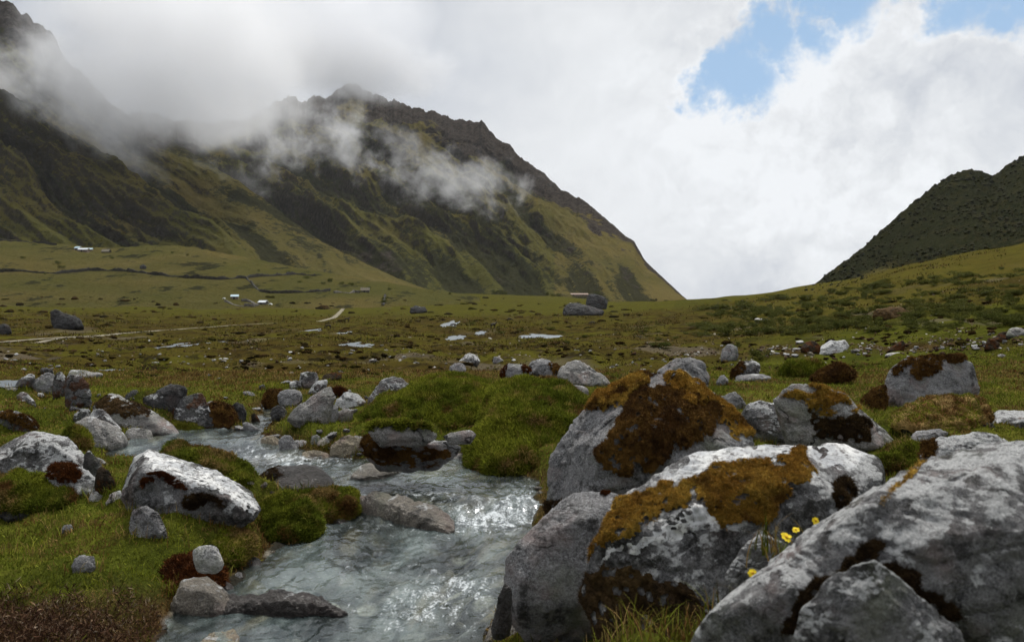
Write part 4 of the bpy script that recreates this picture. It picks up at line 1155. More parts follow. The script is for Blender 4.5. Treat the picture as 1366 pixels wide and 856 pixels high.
rock('boulder', 'large slanting grey slab boulder in the middle of the rock pile', cM((435, 425), (480, 360), (540, 310), (640, 230), (700, 190), (740, 200), (770, 270), (720, 340), (690, 420), (600, 440)), 'pale_granite', level=6, thick=.5, cuts=4, seed=126, lean=.6)
rock('boulder', 'dark-faced block crowning the rock pile', cM((525, 140), (530, 95), (570, 85), (640, 90), (658, 125), (640, 175), (590, 200), (540, 190)), 'lichen_granite', level=5, seed=127)
rock('stone', 'grey lichen stone beside the block crowning the pile', cM((450, 190), (455, 155), (490, 140), (530, 145), (538, 190), (500, 205)), 'lichen_granite', 'stone', level=4, seed=128)
rock('rock', 'whitish slanting rock between the crowning block and the slab', cM((580, 235), (610, 190), (650, 145), (715, 140), (715, 165), (650, 210), (610, 240)), 'white_lichen', 'rock', level=4, seed=129)
A18 = rock('rock', 'orange-brown mossy lump on top of the slanting slab', cM((730, 250), (735, 210), (770, 192), (820, 200), (850, 225), (820, 245), (770, 262)), 'rust_rock', 'rock', level=4, seed=130)
cushion(A18, 'moss', [cM((715, 270), (720, 190), (830, 185), (870, 230), (830, 265))], 'moss_rust', .03, .02, 4000, .003, 23, edge=2)
rock('rock', 'reddish mossy stone at the back of the rock pile', cM((670, 130), (690, 105), (760, 92), (815, 100), (810, 130), (740, 145)), 'rust_rock', 'rock', level=4, seed=131)
rock('boulder', 'white-topped rounded boulder at the end of the rock pile', cM((770, 330), (790, 270), (850, 228), (930, 245), (985, 290), (960, 310), (890, 325), (810, 345)), 'white_lichen', level=5, seed=132)
rock('boulder', 'grey-green boulder under the white-topped rounded boulder', cM((690, 420), (690, 360), (720, 320), (790, 320), (800, 380), (780, 440), (720, 440)), 'granite', level=5, seed=133)
rock('rock', 'pale leaning rock in front of the white-topped rounded boulder', cM((790, 440), (795, 360), (830, 342), (900, 345), (880, 390), (840, 430)), 'pale_granite', 'rock', level=5, seed=134)
rock('boulder', 'dark boulder with white lichen flecks beside the turf-roofed boulder', cM((1005, 330), (1012, 260), (1060, 190), (1110, 140), (1160, 120), (1230, 130), (1285, 165), (1270, 195), (1190, 215), (1110, 270), (1040, 325)), 'lichen_granite', level=6, thick=.6, cuts=5, seed=135)
rock('rock', 'low grey rock where the water enters the pool', cM((70, 605), (90, 570), (140, 550), (210, 570), (245, 610), (230, 650), (150, 630)), 'granite', 'rock', level=5, seed=136)
rock('boulder', 'lumpy dark tan boulder at the water, first of the row below the grass strip', cM((250, 640), (255, 560), (290, 535), (360, 530), (390, 570), (400, 660), (330, 675)), 'tan_rock', level=5, p=12, cuts=2, seed=137)
rock('boulder', 'second lumpy boulder in the row below the grass strip, ribbed and grey', cM((375, 660), (380, 570), (410, 530), (460, 530), (500, 580), (530, 640), (500, 675), (420, 680)), 'granite', level=5, p=12, cuts=2, seed=138)
rock('stone', 'pinkish white stone between the ribbed boulder and the flat yellow slab', cM((505, 600), (510, 570), (545, 560), (590, 580), (580, 605), (540, 610)), 'white_stone', 'stone', level=4, seed=139)
rock('rock', 'flat yellowish slab at the water edge below the grass strip', cM((530, 700), (545, 650), (600, 632), (690, 640), (760, 685), (755, 702), (640, 705)), 'tan_rock', 'rock', level=5, seed=140)
rock('stone', 'dark rounded stone below the grass strip', cM((600, 580), (610, 535), (645, 520), (678, 550), (670, 580), (630, 598)), 'granite', 'stone', level=4, seed=141)
rock('stone', 'bright white stone between the dark rounded stone and the brown-grey boulder', cM((640, 600), (650, 570), (700, 535), (760, 525), (790, 550), (750, 590), (690, 605)), 'white_stone', 'stone', level=4, seed=142)
rock('boulder', 'brown-grey rough boulder beside the dark overhang of the turf-roofed boulder', cM((730, 680), (740, 600), (790, 550), (870, 518), (960, 560), (970, 600), (900, 660), (800, 690)), 'tan_rock', level=5, seed=143)
rock('stone', 'wet stone below the brown-grey rough boulder', cM((830, 700), (850, 660), (900, 650), (930, 690), (900, 715)), 'wet_rock', 'stone', level=4, seed=144)

# ---- rocks behind the mounds
rock('rock', 'bluish grey rock at the back edge of the turf mound', cD((470, 345), (478, 322), (505, 305), (535, 315), (541, 345)), 'granite', 'rock', level=4, seed=151)
rock('rock', 'pale rock with a brown mossy side, beyond the bluish grey rock', cD((500, 312), (530, 285), (555, 268), (585, 275), (600, 300), (570, 312)), 'lichen_granite', 'rock', level=4, seed=152)
rock('rock', 'small tilted grey rock beyond the turf mound', cD((645, 308), (650, 285), (670, 283), (690, 302), (672, 312)), 'granite', 'rock', level=4, seed=153)
D9 = rock('boulder', 'grey boulder with rust moss on both flanks behind the grassy mound', cD((676, 350), (690, 322), (720, 308), (760, 318), (796, 345), (780, 368), (700, 370)), 'granite', level=5, seed=154)
cushion(D9, 'moss', [cD((665, 375), (680, 320), (710, 305), (702, 340), (695, 375)), cD((745, 310), (800, 340), (790, 365), (765, 345))], 'moss_rust', .03, .02, 4000, .004, 24, edge=2)
D10 = rock('boulder', 'grey boulder with a brown mossy flank, next behind the rust-flanked one', cD((785, 345), (800, 305), (840, 290), (880, 310), (918, 335), (900, 358), (830, 360)), 'granite', level=5, seed=155)
cushion(D10, 'moss', [cD((860, 295), (925, 335), (905, 362), (880, 350))], 'moss_brown', .03, .02, 3000, .004, 25, edge=2)
rock('boulder', 'large pale green-grey boulder above the grassy mound', cD((905, 360), (920, 330), (950, 305), (980, 295), (1030, 322), (1080, 358), (1106, 388), (1060, 400), (980, 398), (930, 380)), 'pale_granite', level=5, seed=156, cuts=6)
rock('rock', 'flat grey rock below the large green-grey boulder', cD((942, 425), (950, 402), (990, 395), (1022, 412), (1025, 440), (980, 440)), 'granite', 'rock', level=4, seed=157)
rock('stone', 'small stone beside the flat grey rock above the grassy mound', cD((902, 392), (908, 368), (928, 364), (945, 380), (940, 398)), 'granite', 'stone', level=4, seed=158)
D14 = rock('rock', 'low dark brown moss cushion on the grassy mound top', cD((825, 392), (832, 376), (860, 370), (892, 378), (896, 392)), 'rust_rock', 'rock', level=4, seed=159)
cushion(D14, 'moss', [cD((815, 400), (820, 365), (900, 365), (905, 400))], 'moss_brown', .02, .02, 2500, .003, 26, edge=1)

# ---- rocks on the far side of the big group
rock('boulder', 'grey dark-streaked boulder just behind the tall brown-moss boulder', cE((-10, 340), (0, 318), (60, 282), (120, 274), (165, 298), (190, 350), (180, 385), (110, 392), (20, 370)), 'granite', level=5, cuts=6, seed=161)
rock('rock', 'leaning grey rock alone on the grass, with green moss at its foot', cE((230, 280), (234, 240), (255, 224), (290, 226), (296, 255), (270, 285)), 'granite', 'rock', level=4, seed=162)
E3 = rock('rock', 'lichen-topped stone on a brown moss skirt', cE((272, 355), (280, 320), (318, 285), (350, 278), (374, 292), (375, 320), (340, 340)), 'lichen_granite', 'rock', level=5, seed=163)
cushion(E3, 'moss', [cE((262, 365), (275, 310), (315, 285), (325, 318), (300, 345))], 'moss_brown', .03, .02, 4000, .004, 27, edge=2)
rock('rock', 'long flat grey rock before the lichen-topped stone', cE((284, 362), (290, 340), (330, 333), (400, 332), (418, 345), (380, 352), (320, 360)), 'granite', 'rock', level=4, seed=164)
rock('stone', 'small dark grey stone beside the long flat grey rock', cE((210, 368), (222, 342), (240, 336), (260, 355), (240, 375)), 'granite', 'stone', level=4, seed=165)
rock('rock', 'flat-topped bluish slab behind the shoulder of the brown-moss boulder', cE((222, 450), (225, 418), (285, 403), (312, 420), (330, 450), (280, 465)), 'granite', 'rock', level=5, seed=166, thick=.6)
E7 = rock('boulder', 'grey boulder with a dappled white crown, behind the ochre-moss boulder', cE((298, 470), (330, 450), (385, 440), (440, 437), (485, 482), (545, 515), (612, 575), (520, 600), (400, 560), (330, 510)), 'lichen_granite', level=6, thick=.6, seed=167)
E8 = rock('boulder', 'boulder with golden-brown mossy top, white patches and a pale pointed end', cE((432, 430), (470, 405), (520, 384), (600, 380), (690, 420), (752, 465), (800, 508), (860, 560), (898, 612), (840, 618), (720, 590), (600, 570), (550, 520), (470, 462)), 'pale_granite', level=6, thick=.6, cuts=4, seed=168)
cushion(E8, 'moss', [cE((425, 432), (470, 398), (520, 378), (600, 374), (700, 420), (760, 470), (740, 478), (700, 470), (640, 500), (600, 490), (570, 470), (545, 440), (520, 430))], 'moss_ochre', .03, .02, 14000, .0025, 28, edge=4, label='golden-brown moss', holes=[cE((520, 395), (550, 380), (580, 395), (560, 408)), cE((620, 470), (660, 450), (730, 445), (745, 462), (680, 480))])
cushion(E8, 'moss', [cE((545, 445), (600, 495), (650, 505), (740, 485), (790, 520), (800, 590), (700, 590), (600, 570), (560, 520))], 'moss_dark', .02, .018, 9000, .0025, 29, edge=4)
E9 = rock('boulder', 'flat-topped grey boulder with brown moss cap, alone on the green slope', cE((845, 440), (850, 375), (882, 310), (920, 282), (1050, 272), (1130, 276), (1165, 300), (1188, 385), (1150, 378), (1080, 412), (980, 432), (872, 457)), 'granite', level=6, thick=.6, cuts=2, seed=169, rough=.03)
cushion(E9, 'moss', [cE((868, 330), (890, 300), (930, 272), (1055, 264), (1150, 272), (1165, 295), (1062, 290), (1060, 335), (1000, 345), (970, 360), (935, 335), (940, 300), (900, 330), (870, 345))], 'moss_brown', .04, .025, 12000, .004, 30, edge=3)
E9b = rock('rock', 'brown mossy lobe leaning on the flat-topped boulder', cE((748, 450), (765, 425), (800, 395), (840, 380), (850, 420), (845, 460), (790, 465)), 'rust_rock', 'rock', level=5, seed=170)
cushion(E9b, 'moss', [cE((735, 470), (760, 415), (800, 385), (855, 370), (860, 465))], 'moss_brown', .02, .016, 8000, .004, 31, edge=2)
rock('boulder', 'white lichen rock back peeking from the turf at the photo edge', cE((1170, 528), (1235, 482), (1300, 470), (1400, 478), (1430, 510), (1300, 520)), 'white_lichen', level=5, seed=171)
rock('rock', 'flat grey rock in the hollow below the flat-topped boulder', cE((922, 592), (958, 552), (1040, 540), (1078, 548), (1010, 572), (940, 602)), 'granite', 'rock', level=5, seed=172)
E12 = rock('boulder', 'lichen boulder with brown moss side peering over the huge boulder', cE((988, 640), (1008, 592), (1050, 574), (1130, 562), (1200, 555), (1262, 566), (1330, 600), (1340, 660), (1100, 690), (1000, 680)), 'white_lichen', depth=3.4, level=6, thick=.7, seed=173)
cushion(E12, 'moss', [cE((980, 650), (1000, 595), (1035, 578), (1040, 610), (1020, 650))], 'moss_brown', .02, .02, 5000, .002, 32, edge=3)
E15 = rock('hummock', 'dark green cushion-plant hummock on the open grass', cE((472, 345), (480, 310), (520, 295), (570, 295), (605, 320), (590, 345)), 'dark_rock', 'hummock', level=4, p=10, cuts=0, seed=174)
cushion(E15, 'turf', [cE((460, 360), (470, 295), (520, 285), (600, 290), (620, 350))], 'grass', .06, .05, 7000, .008, 33, edge=1)
rock('stone', 'dark stone at the end of the cushion-plant hummock', cE((552, 342), (560, 322), (580, 318), (592, 335), (575, 346)), 'dark_rock', 'stone', level=4, seed=175)
E16 = rock('hummock', 'brown mossy hummock beside the cushion-plant hummock', cE((565, 370), (600, 335), (650, 312), (700, 318), (722, 345), (660, 362)), 'rust_rock', 'hummock', level=4, p=10, cuts=0, seed=176)
cushion(E16, 'moss', [cE((555, 380), (590, 330), (650, 305), (720, 315), (735, 355))], 'moss_brown', .06, .04, 5000, .006, 34, edge=1)
E13 = rock('boulder', 'greenish white streaked boulder in the rubble band', cE((592, 262), (610, 228), (640, 208), (690, 206), (710, 230), (700, 256), (640, 250)), 'white_lichen', level=5, seed=177)
rock('boulder', 'brown lump before the greenish white streaked boulder', cE((528, 240), (545, 215), (575, 208), (605, 230), (600, 255), (560, 258)), 'rust_rock', level=4, seed=178)
rock('boulder', 'brown pointed boulder half along the rubble band', cE((850, 250), (880, 222), (912, 206), (920, 225), (900, 250)), 'rust_rock', level=4, seed=179)
rock('boulder', 'dark brown rounded lump in the rubble band near the edge', cE((1218, 240), (1225, 210), (1250, 200), (1275, 218), (1270, 245)), 'rust_rock', level=4, p=12, seed=180)
rock('boulder', 'rust boulder with pale flecks at the end of the rubble band', cE((1250, 205), (1275, 180), (1310, 172), (1330, 190), (1310, 210), (1270, 215)), 'rust_rock', level=4, seed=181)
rock('boulder', 'white rock topping the rubble band at the edge', cE((1300, 190), (1310, 165), (1350, 160), (1375, 175), (1360, 195)), 'pale_granite', level=4, seed=182)
rock('boulder', 'rusty red-brown outcrop on the shrubby slope', cE((803, 115), (815, 90), (850, 82), (880, 78), (910, 88), (940, 100), (935, 122), (870, 126)), 'moss_dark', level=5, seed=183, rough=.12)
rock('stone', 'white stone slab lying on the grass of the shrubby slope', cE((355, 130), (362, 124), (405, 128), (412, 133), (380, 136)), 'white_stone', 'stone', level=3, seed=184)
rock('stone', 'white flat stone before the rubble band', cE((845, 262), (855, 255), (905, 252), (912, 260), (870, 268)), 'white_stone', 'stone', level=3, seed=185)
# ---- far boulders on the plain
rock('boulder', 'house-sized dark boulder beside the long house on the far meadow', cD((1012, 92), (1015, 58), (1030, 40), (1060, 34), (1090, 46), (1106, 70), (1100, 92), (1060, 96)), 'far_rock', level=5, seed=191)
rock('boulder', 'low dark hump of rock before the house-sized boulder', cD((918, 118), (925, 88), (945, 72), (985, 70), (1030, 88), (1090, 100), (1085, 116), (1000, 120)), 'far_rock', level=5, p=12, seed=192)
rock('boulder', 'single dark boulder in the middle of the far meadow', cD((316, 108), (322, 90), (345, 79), (375, 85), (387, 105), (360, 112)), 'far_rock', level=5, seed=193)
rock('boulder', 'rugged dark outcrop near the dirt track, sloping to one side', cA((200, 152), (205, 105), (225, 98), (260, 115), (310, 130), (338, 160), (300, 178), (250, 170)), 'far_rock', level=5, seed=194, thick=.6)
rock('boulder', 'dark clump of rock at the photo edge above the dirt track', cA((-20, 190), (-10, 158), (20, 150), (40, 165), (42, 185), (10, 195)), 'far_rock', level=4, seed=195)
rock('boulder', 'dark boulder on the grassy terrace above the field wall', [(186, 359), (187, 354), (191, 352), (195, 355), (195, 359)], 'far_rock', level=3, seed=196, depth=600, dz=0)
# ------------------------------------------------------------------ ray hits on the built land
from mathutils.bvhtree import BVHTree
_lv, _lf, _off = [], [], 0
for _o in list(COL.objects):
    if _o.get('kind') == 'structure' and _o.name.split('.')[0] in ('ground', 'hill', 'mountain'):
        me = _o.data
        v = np.empty(len(me.vertices) * 3, np.float32); me.vertices.foreach_get('co', v)
        f = np.empty(len(me.loops), np.int32); me.loops.foreach_get('vertex_index', f)
        _lv.append(v.reshape(-1, 3)); _lf.append(f.reshape(-1, 4) + _off); _off += len(me.vertices)
LAND = BVHTree.FromPolygons(np.concatenate(_lv).tolist(), np.concatenate(_lf).tolist())
def hit(px, py):
    a, b = ray(px, py)
    r = LAND.ray_cast(Vector((0, 0, CAMZ)), Vector((a, 1, b)).normalized())
    return np.array(r[0][:]) if r[0] is not None else None
def drop(x, y):
    r = LAND.ray_cast(Vector((x, y, 900)), Vector((0, 0, -1)))
    return np.array(r[0][:]) if r[0] is not None else np.array([x, y, 0])

# ------------------------------------------------------------------ grass
def brown_amt(X, Y, sd):
    b = .28 + .75 * fbm2(X * 1.9, Y * 1.9, 5, 140, .62) + .75 * np.exp(-(np.minimum(sd, 0) / .16) ** 2) * sstep(-.2, .3, perlin2(X * 1.5, Y * 1.5, 141) + .12)
    return np.clip(b + heath_amt(X, Y) * .8, 0, 1)

def pond_free(X, Y):
    k = np.ones(X.shape, bool)
    for i in range(len(POND3)): k &= pond_sd(i, X, Y) < -.12 * min(POND3[i][3], POND3[i][4])
    return k

def lawn(name, n, u0, u1, y0, y1, hfun, wk, seed, kind='stuff', dens=None, lean=.5, mat='grass'):
    rs = np.random.default_rng(seed)
    u = rs.uniform(u0, u1, n); y = np.exp(rs.uniform(math.log(y0), math.log(y1), n)); x = u * y
    sd = np.full(n, -5.); k = y < 11
    sd[k] = stream_sd(x[k], y[k])
    keep = (sd < -.015) & pond_free(x, y)
    if dens is not None: keep &= rs.random(n) < dens(x, y)
    x, y, sd = x[keep], y[keep], sd[keep]; n = len(x)
    z = terrain(x, y)
    Dv = np.stack([rs.normal(size=n) * lean, rs.normal(size=n) * lean, np.ones(n)], 1); Dv /= np.linalg.norm(Dv, axis=1)[:, None]
    Lf = hfun(x, y, rs) * rs.uniform(.45, 1.3, n); Wf = wk * y ** .8 * rs.uniform(.6, 1.4, n)
    V, Fc = blades(np.stack([x, y, z - .004], 1), Dv, Lf, Wf, rs)
    me = mesh_from(name, V, Fc, M[mat])
    br = brown_amt(x, y, sd)
    far = sstep(6.5, 11, y)
    br = np.clip(br + far * (.26 + .5 * fbm2(x * .25, y * .2, 4, 150)), 0, 1)
    attr(me, 'brown', np.repeat(br, 4))
    return tag(link(name, me), kind=kind)

def h_near(x, y, rs):
    t = fbm2(x * 2.3, y * 2.3, 3, 160)
    return .012 + .0022 * y + .016 * np.clip(t + .1, 0, 1) + .03 * (np.clip(fbm2(x * .9, y * .9, 3, 165) - .35, 0, 1))
lawn('grass', 420000, -.80, .80, 2.0, 15, h_near, .0017, 1, dens=lambda x, y: np.clip(1.15 - heath_amt(x, y) * .8, 0, 1))
def h_mid(x, y, rs): return .010 + .0014 * y * (1 + 1.6 * np.clip(fbm2(x * .35, y * .3, 3, 170), -.5, 1))
def d_mid(x, y): return sstep(-.25, .45, fbm2(x * .45, y * .28, 4, 175, .6)) * sstep(10, 15, y)
lawn('tussocks', 150000, -.78, .78, 10, 110, h_mid, .0030, 2, dens=d_mid, mat='tussock')

def h_far(x, y, rs): return .10 + .0016 * y * (1 + 1.5 * np.clip(fbm2(x * .06, y * .03, 3, 171), -.5, 1))
def d_far(x, y): return sstep(-.1, .6, fbm2(x * .08, y * .035, 5, 176, .65)) * (1 - sstep(300, 420, y))
lawn('tussocks', 100000, -.76, .62, 70, 420, h_far, .0034, 3, dens=d_far, mat='tussock')

# dry brown heath at the corner of the near bank
def mat_heather():
    m, n = newmat('heather')
    ri = n.add('ShaderNodeNewGeometry').outputs['Random Per Island']
    n.out(n.bsdf(n.ramp(ri, [(0, (.020, .009, .006)), (.45, (.055, .026, .014)), (.75, (.085, .045, .022)), (.93, (.17, .11, .065)), (1, (.30, .24, .18))]), .9, None, .1))
    return m
M['heather'] = mat_heather()
rs = np.random.default_rng(21)
n_ = 60000
px_ = rs.normal(70, 120, n_); py_ = rs.uniform(752, 1050, n_)
b_ = np.array([ray(0, 0)])
yy = F * 1.12 / np.maximum(py_ - 385, 20); xx = (px_ - 683) / F * yy
sd_ = stream_sd(xx, yy)
k_ = (sd_ < -.01) & (px_ < 235 + 20 * rs.normal(size=n_)) & (py_ > 765 + 45 * fbm2(xx * 4, yy * 4, 3, 180) + np.maximum(px_ - 150, 0) * .05) & (yy > 1.3)
xx, yy = xx[k_], yy[k_]
Dv = rs.normal(size=(len(xx), 3)) * .8 + [0, 0, .8]; Dv /= np.linalg.norm(Dv, axis=1)[:, None]
zz = terrain(xx, yy) + rs.uniform(-.01, .06, len(xx)) * (1 + fbm2(xx * 6, yy * 6, 2, 181))
V, Fc = blades(np.stack([xx, yy, zz], 1), Dv, rs.uniform(.008, .035, len(xx)), rs.uniform(.0014, .0034, len(xx)), rs)
tag(link('dry_heath', mesh_from('dry_heath', V, Fc, M['heather'])), kind='stuff')

# tall dry and green grass in the gap between the big boulders
def long_blades(name, roots, rs, hmin, hmax, w, mat):
    n = len(roots); K = 6
    h = rs.uniform(hmin, hmax, n); az = rs.uniform(0, 2 * np.pi, n); curl = rs.uniform(.2, 1.3, n)
    dirx, diry = np.cos(az), np.sin(az)
    Vs = []
    for k in range(K + 1):
        t = k / K
        out = h * curl * .55 * t ** 2; up = h * (t - .28 * curl * t ** 2.5)
        ww = w * (1 - t ** 1.5) * rs.uniform(.9, 1.1) + .0002
        sx, sy = -diry, dirx
        for s in (-1, 1):
            Vs.append(np.stack([roots[:, 0] + dirx * out + s * sx * ww, roots[:, 1] + diry * out + s * sy * ww, roots[:, 2] + up], 1))
    V = np.stack(Vs, 1).reshape(-1, 3)
    b = np.arange(n)[:, None] * (2 * (K + 1))
    Fc = np.concatenate([b + np.array([2 * k, 2 * k + 1, 2 * k + 3, 2 * k + 2]) for k in range(K)])
    me = mesh_from(name, V, Fc, mat)
    attr(me, 'brown', np.repeat(np.clip(rs.normal(.58, .3, n), 0, 1), 2 * (K + 1)))
    return link(name, me)
rs = np.random.default_rng(31)
n_ = 700
rx = np.concatenate([rs.normal(.34, .12, n_), rs.normal(.66, .2, 350)]); ry = np.concatenate([rs.normal(1.86, .10, n_), rs.normal(1.66, .06, 350)])
rz = terrain(rx, ry) - .01
tag(long_blades('tall_grass', np.stack([rx, ry, rz], 1), rs, .03, .13, .0014, M['grass']), kind='stuff')
# tufts along the banks
tx, ty = [], []
for (a, b, c) in [(330, 700, 40), (285, 735, 60), (465, 690, 40), (180, 715, 50), (150, 760, 90), (250, 770, 50), (700, 640, 40), (250, 620, 60), (400, 580, 60), (520, 640, 30), (60, 735, 60), (20, 770, 80)]:
    x0, y0 = on_water(a, b)
    tx.append(rs.normal(x0, .12, c)); ty.append(rs.normal(y0, .10, c))
tx = np.concatenate(tx); ty = np.concatenate(ty); k_ = stream_sd(tx, ty) < -.02
tx, ty = tx[k_], ty[k_]
tag(long_blades('tall_grass', np.stack([tx, ty, terrain(tx, ty) - .01], 1), rs, .05, .11, .0016, M['grass']), kind='stuff')

# grass growing up round the feet of the near rocks
rs = np.random.default_rng(35)
rt = []
for nm, (V, Fc, loc, dep) in ob_data.items():
    if dep > 10 or dep < 2.0: continue
    s_ = V[rs.choice(len(V), min(len(V), 1500), replace=False)]
    g_ = terrain(s_[:, 0], s_[:, 1])
    k_ = (np.abs(s_[:, 2] - g_) < .03) & (stream_sd(s_[:, 0], s_[:, 1]) < -.04)
    q_ = s_[k_]
    if len(q_) == 0: continue
    m_ = min(len(q_) * 4, int(130 * max(np.ptp(V[:, 0]), .15) / .5))
    q_ = q_[rs.integers(0, len(q_), m_)]
    c_ = V.mean(0)
    out_ = q_[:, :2] - c_[:2]; out_ /= np.linalg.norm(out_, axis=1)[:, None] + 1e-6
    xy = q_[:, :2] + out_ * rs.uniform(0, .05, (m_, 1))
    rt.append(np.stack([xy[:, 0], xy[:, 1], terrain(xy[:, 0], xy[:, 1]) - .006], 1))
tag(long_blades('tall_grass', np.concatenate(rt), rs, .03, .085, .0019, M['grass']), kind='stuff')

# ------------------------------------------------------------------ scattered stones
def proto_stones(k, seed):
    out = []
    r = np.random.default_rng(seed)
    for i in range(k):
        P = r.normal(size=(14, 3)); P /= np.linalg.norm(P, axis=1)[:, None]; P *= [1, r.uniform(.6, .95), r.uniform(.45, .8)]
        V, Fc = hull_shape(P * .5, 3, 60, 3, .06, seed=seed + i)
        out.append((V, Fc))
    return out
PROTO = proto_stones(7, 300)
PROTO0 = []
for _k in range(6):
    _r = np.random.default_rng(700 + _k); _P = _r.normal(size=(12, 3)); _P /= np.linalg.norm(_P, axis=1)[:, None]
    PROTO0.append(hull_shape(_P * [.5, .4, .35], 1, 60, 2, .04, seed=700 + _k))
PM = {}
def stone(px, py, wpx, mat, label, group, name='stone', cat='stone'):
    c = hit(px, py)
    if c is None: return
    i = rng.integers(len(PROTO))
    key = (i, mat)
    if key not in PM:
        PM[key] = mesh_from('stone', PROTO[i][0], PROTO[i][1], M[mat])
    w = wpx * c[1] / F
    o = link(name, PM[key], None, (c[0], c[1], c[2] + w * .04))
    o.scale = (w, w * rng.uniform(.7, 1.1), w * rng.uniform(.55, 1.0)); o.rotation_euler = (rng.uniform(-.3, .3), rng.uniform(-.3, .3), rng.uniform(0, 6.28))
    tag(o, label, cat, group)
def pick(ms): return ms[rng.integers(len(ms))]
for k in range(95):
    cx, cyy, sx, sy = pick([(180, 478, 90, 8), (260, 484, 70, 6), (450, 478, 110, 7), (620, 482, 120, 6), (820, 478, 70, 10), (420, 497, 90, 5), (60, 490, 60, 6), (330, 470, 150, 10), (600, 462, 220, 10)])
    x, y = rng.normal(cx, sx), rng.normal(cyy, sy)
    if not (2 < x < 940 and 438 < y < 506): continue
    stone(x, y, rng.uniform(3, 8) * (.6 + (y - 430) / 70), pick(['white_stone', 'pale_granite', 'pale_granite', 'white_lichen', 'granite', 'rust_rock']), 'small weathered stone lying loose on the brown boggy plain', 'loose stones scattered on the plain')
for k in range(90):
    x = rng.uniform(1020, 1372); y = 468 - (x - 1030) * .030 + rng.normal(0, 5.5 + 4 * (x > 1200))
    stone(x, y, rng.uniform(5, 14), pick(['pale_granite', 'white_lichen', 'tan_rock', 'rust_rock', 'rust_rock', 'pale_granite', 'granite']), 'broken pale or rusty stone in the rubble band across the slope', 'rubble stones in the band across the slope')
for k in range(26):
    x, y = rng.normal(820, 60), rng.normal(478, 9)
    x = 870 + abs(rng.normal(0, 60)) if k % 2 else x
    stone(x, y, rng.uniform(3, 8), pick(['pale_granite', 'rust_rock', 'tan_rock', 'granite']), 'small stone on the grass behind the tall moss-draped boulder', 'stones behind the moss-draped boulder')
for (x, y, w, mt, lb) in [(388, 604, 9, 'granite', 0), (401, 602, 7, 'pale_granite', 0), (415, 606, 8, 'tan_rock', 0), (428, 610, 10, 'pale_granite', 0), (455, 606, 7, 'white_stone', 0), (470, 598, 9, 'tan_rock', 0), (480, 606, 11, 'granite', 0),
                          (440, 598, 6, 'white_stone', 0), (376, 596, 8, 'tan_rock', 0), (510, 612, 12, 'wet_tan', 0), (540, 615, 9, 'wet_tan', 0), (590, 612, 8, 'wet_tan', 0), (360, 606, 9, 'wet_tan', 0), (345, 600, 7, 'wet_rock', 0)]:
    stone(x, y, w, mt, 'pebble at the water edge below the small grass strip', 'pebbles along the upper pool')
for (x, y, w, mt) in [(132, 528, 9, 'granite'), (150, 535, 7, 'pale_granite'), (178, 532, 6, 'red_lichen'), (262, 548, 10, 'dark_rock'), (290, 552, 12, 'dark_rock'), (312, 548, 10, 'granite'), (318, 560, 8, 'granite'), (305, 562, 9, 'dark_rock'), (30, 535, 8, 'white_stone'), (60, 545, 5, 'granite')]:
    stone(x, y, w, mt, 'small stone filling the rock pile on the bank above the pool', 'small stones of the bank rock pile')
for (x, y) in [(118, 552), (128, 566), (245, 540), (252, 560), (275, 540), (300, 532), (330, 528), (340, 545), (300, 575), (322, 572), (345, 568), (372, 558), (398, 560), (420, 556), (452, 560), (470, 548), (430, 575), (445, 582), (462, 578), (478, 585), (395, 590), (372, 585), (490, 530), (466, 522), (350, 520), (384, 510), (232, 522), (196, 560), (100, 545), (88, 520)]:
    stone(x + rng.normal(0, 2), y + rng.normal(0, 1.5), rng.uniform(9, 22), pick(['pale_granite', 'granite', 'lichen_granite', 'white_lichen', 'dark_rock', 'red_lichen']), 'angular loose rock between the boulders round the upper pool', 'angular rocks among the boulders of the upper pool')
_st = [(205, 822), (222, 840), (240, 812), (268, 806), (290, 790), (322, 770), (345, 762), (366, 738), (380, 722), (352, 752), (690, 690), (700, 682), (684, 702), (716, 660), (722, 650), (660, 838), (648, 846), (668, 818),
       (470, 618), (500, 622), (545, 618), (575, 616), (650, 624), (684, 638), (350, 650), (365, 655), (330, 640), (215, 618), (180, 620), (260, 575), (640, 615), (705, 645), (420, 705), (398, 716)]
for (x, y) in _st:
    stone(x + rng.normal(0, 3), y + rng.normal(0, 2), rng.uniform(7, 17), pick(['wet_tan', 'wet_rock', 'wet_tan', 'tan_rock', 'granite']), 'wet stone breaking the water along the edge of the stream', 'wet stones along the stream edge')
for k in range(34):
    x, y = rng.uniform(380, 690), rng.uniform(640, 845)
    d_ = on_water(x, y)
    if stream_sd(np.array([d_[0]]), np.array([d_[1]]))[0] < .07: continue
    stone(x, y, rng.uniform(14, 38), pick(['tan_rock', 'wet_tan', 'pale_granite', 'wet_rock']), 'rounded stone lying on the bed under the clear stream water', 'stones on the stream bed')
# pebbles too many to count
rs = np.random.default_rng(41)
n_ = 6500
u = rs.uniform(-.72, .72, n_); y = np.exp(rs.uniform(math.log(14), math.log(120), n_)); x = u * y
k_ = (fbm2(x * .12, y * .09, 4, 190) > .12) & pond_free(x, y)
x, y = x[k_], y[k_]; z = terrain(x, y)
oct_ = np.array([[1, 0, 0], [0, 1, 0], [-1, 0, 0], [0, -1, 0], [0, 0, .8], [.5, .4, .5], [-.4, .5, .45]]); of = np.array([[0, 5, 4], [0, 1, 5], [5, 1, 4], [1, 6, 4], [1, 2, 6], [6, 2, 4], [2, 3, 4], [3, 0, 4]])
sz = rs.uniform(.0007, .0025, len(x)) * y ** .95
V = (oct_[None] * (1 + .35 * rs.normal(size=(len(x), 7, 1))) * sz[:, None, None] + np.stack([x, y, z], 1)[:, None]).reshape(-1, 3)
Fc = (np.arange(len(x))[:, None, None] * 7 + of[None]).reshape(-1, 3)
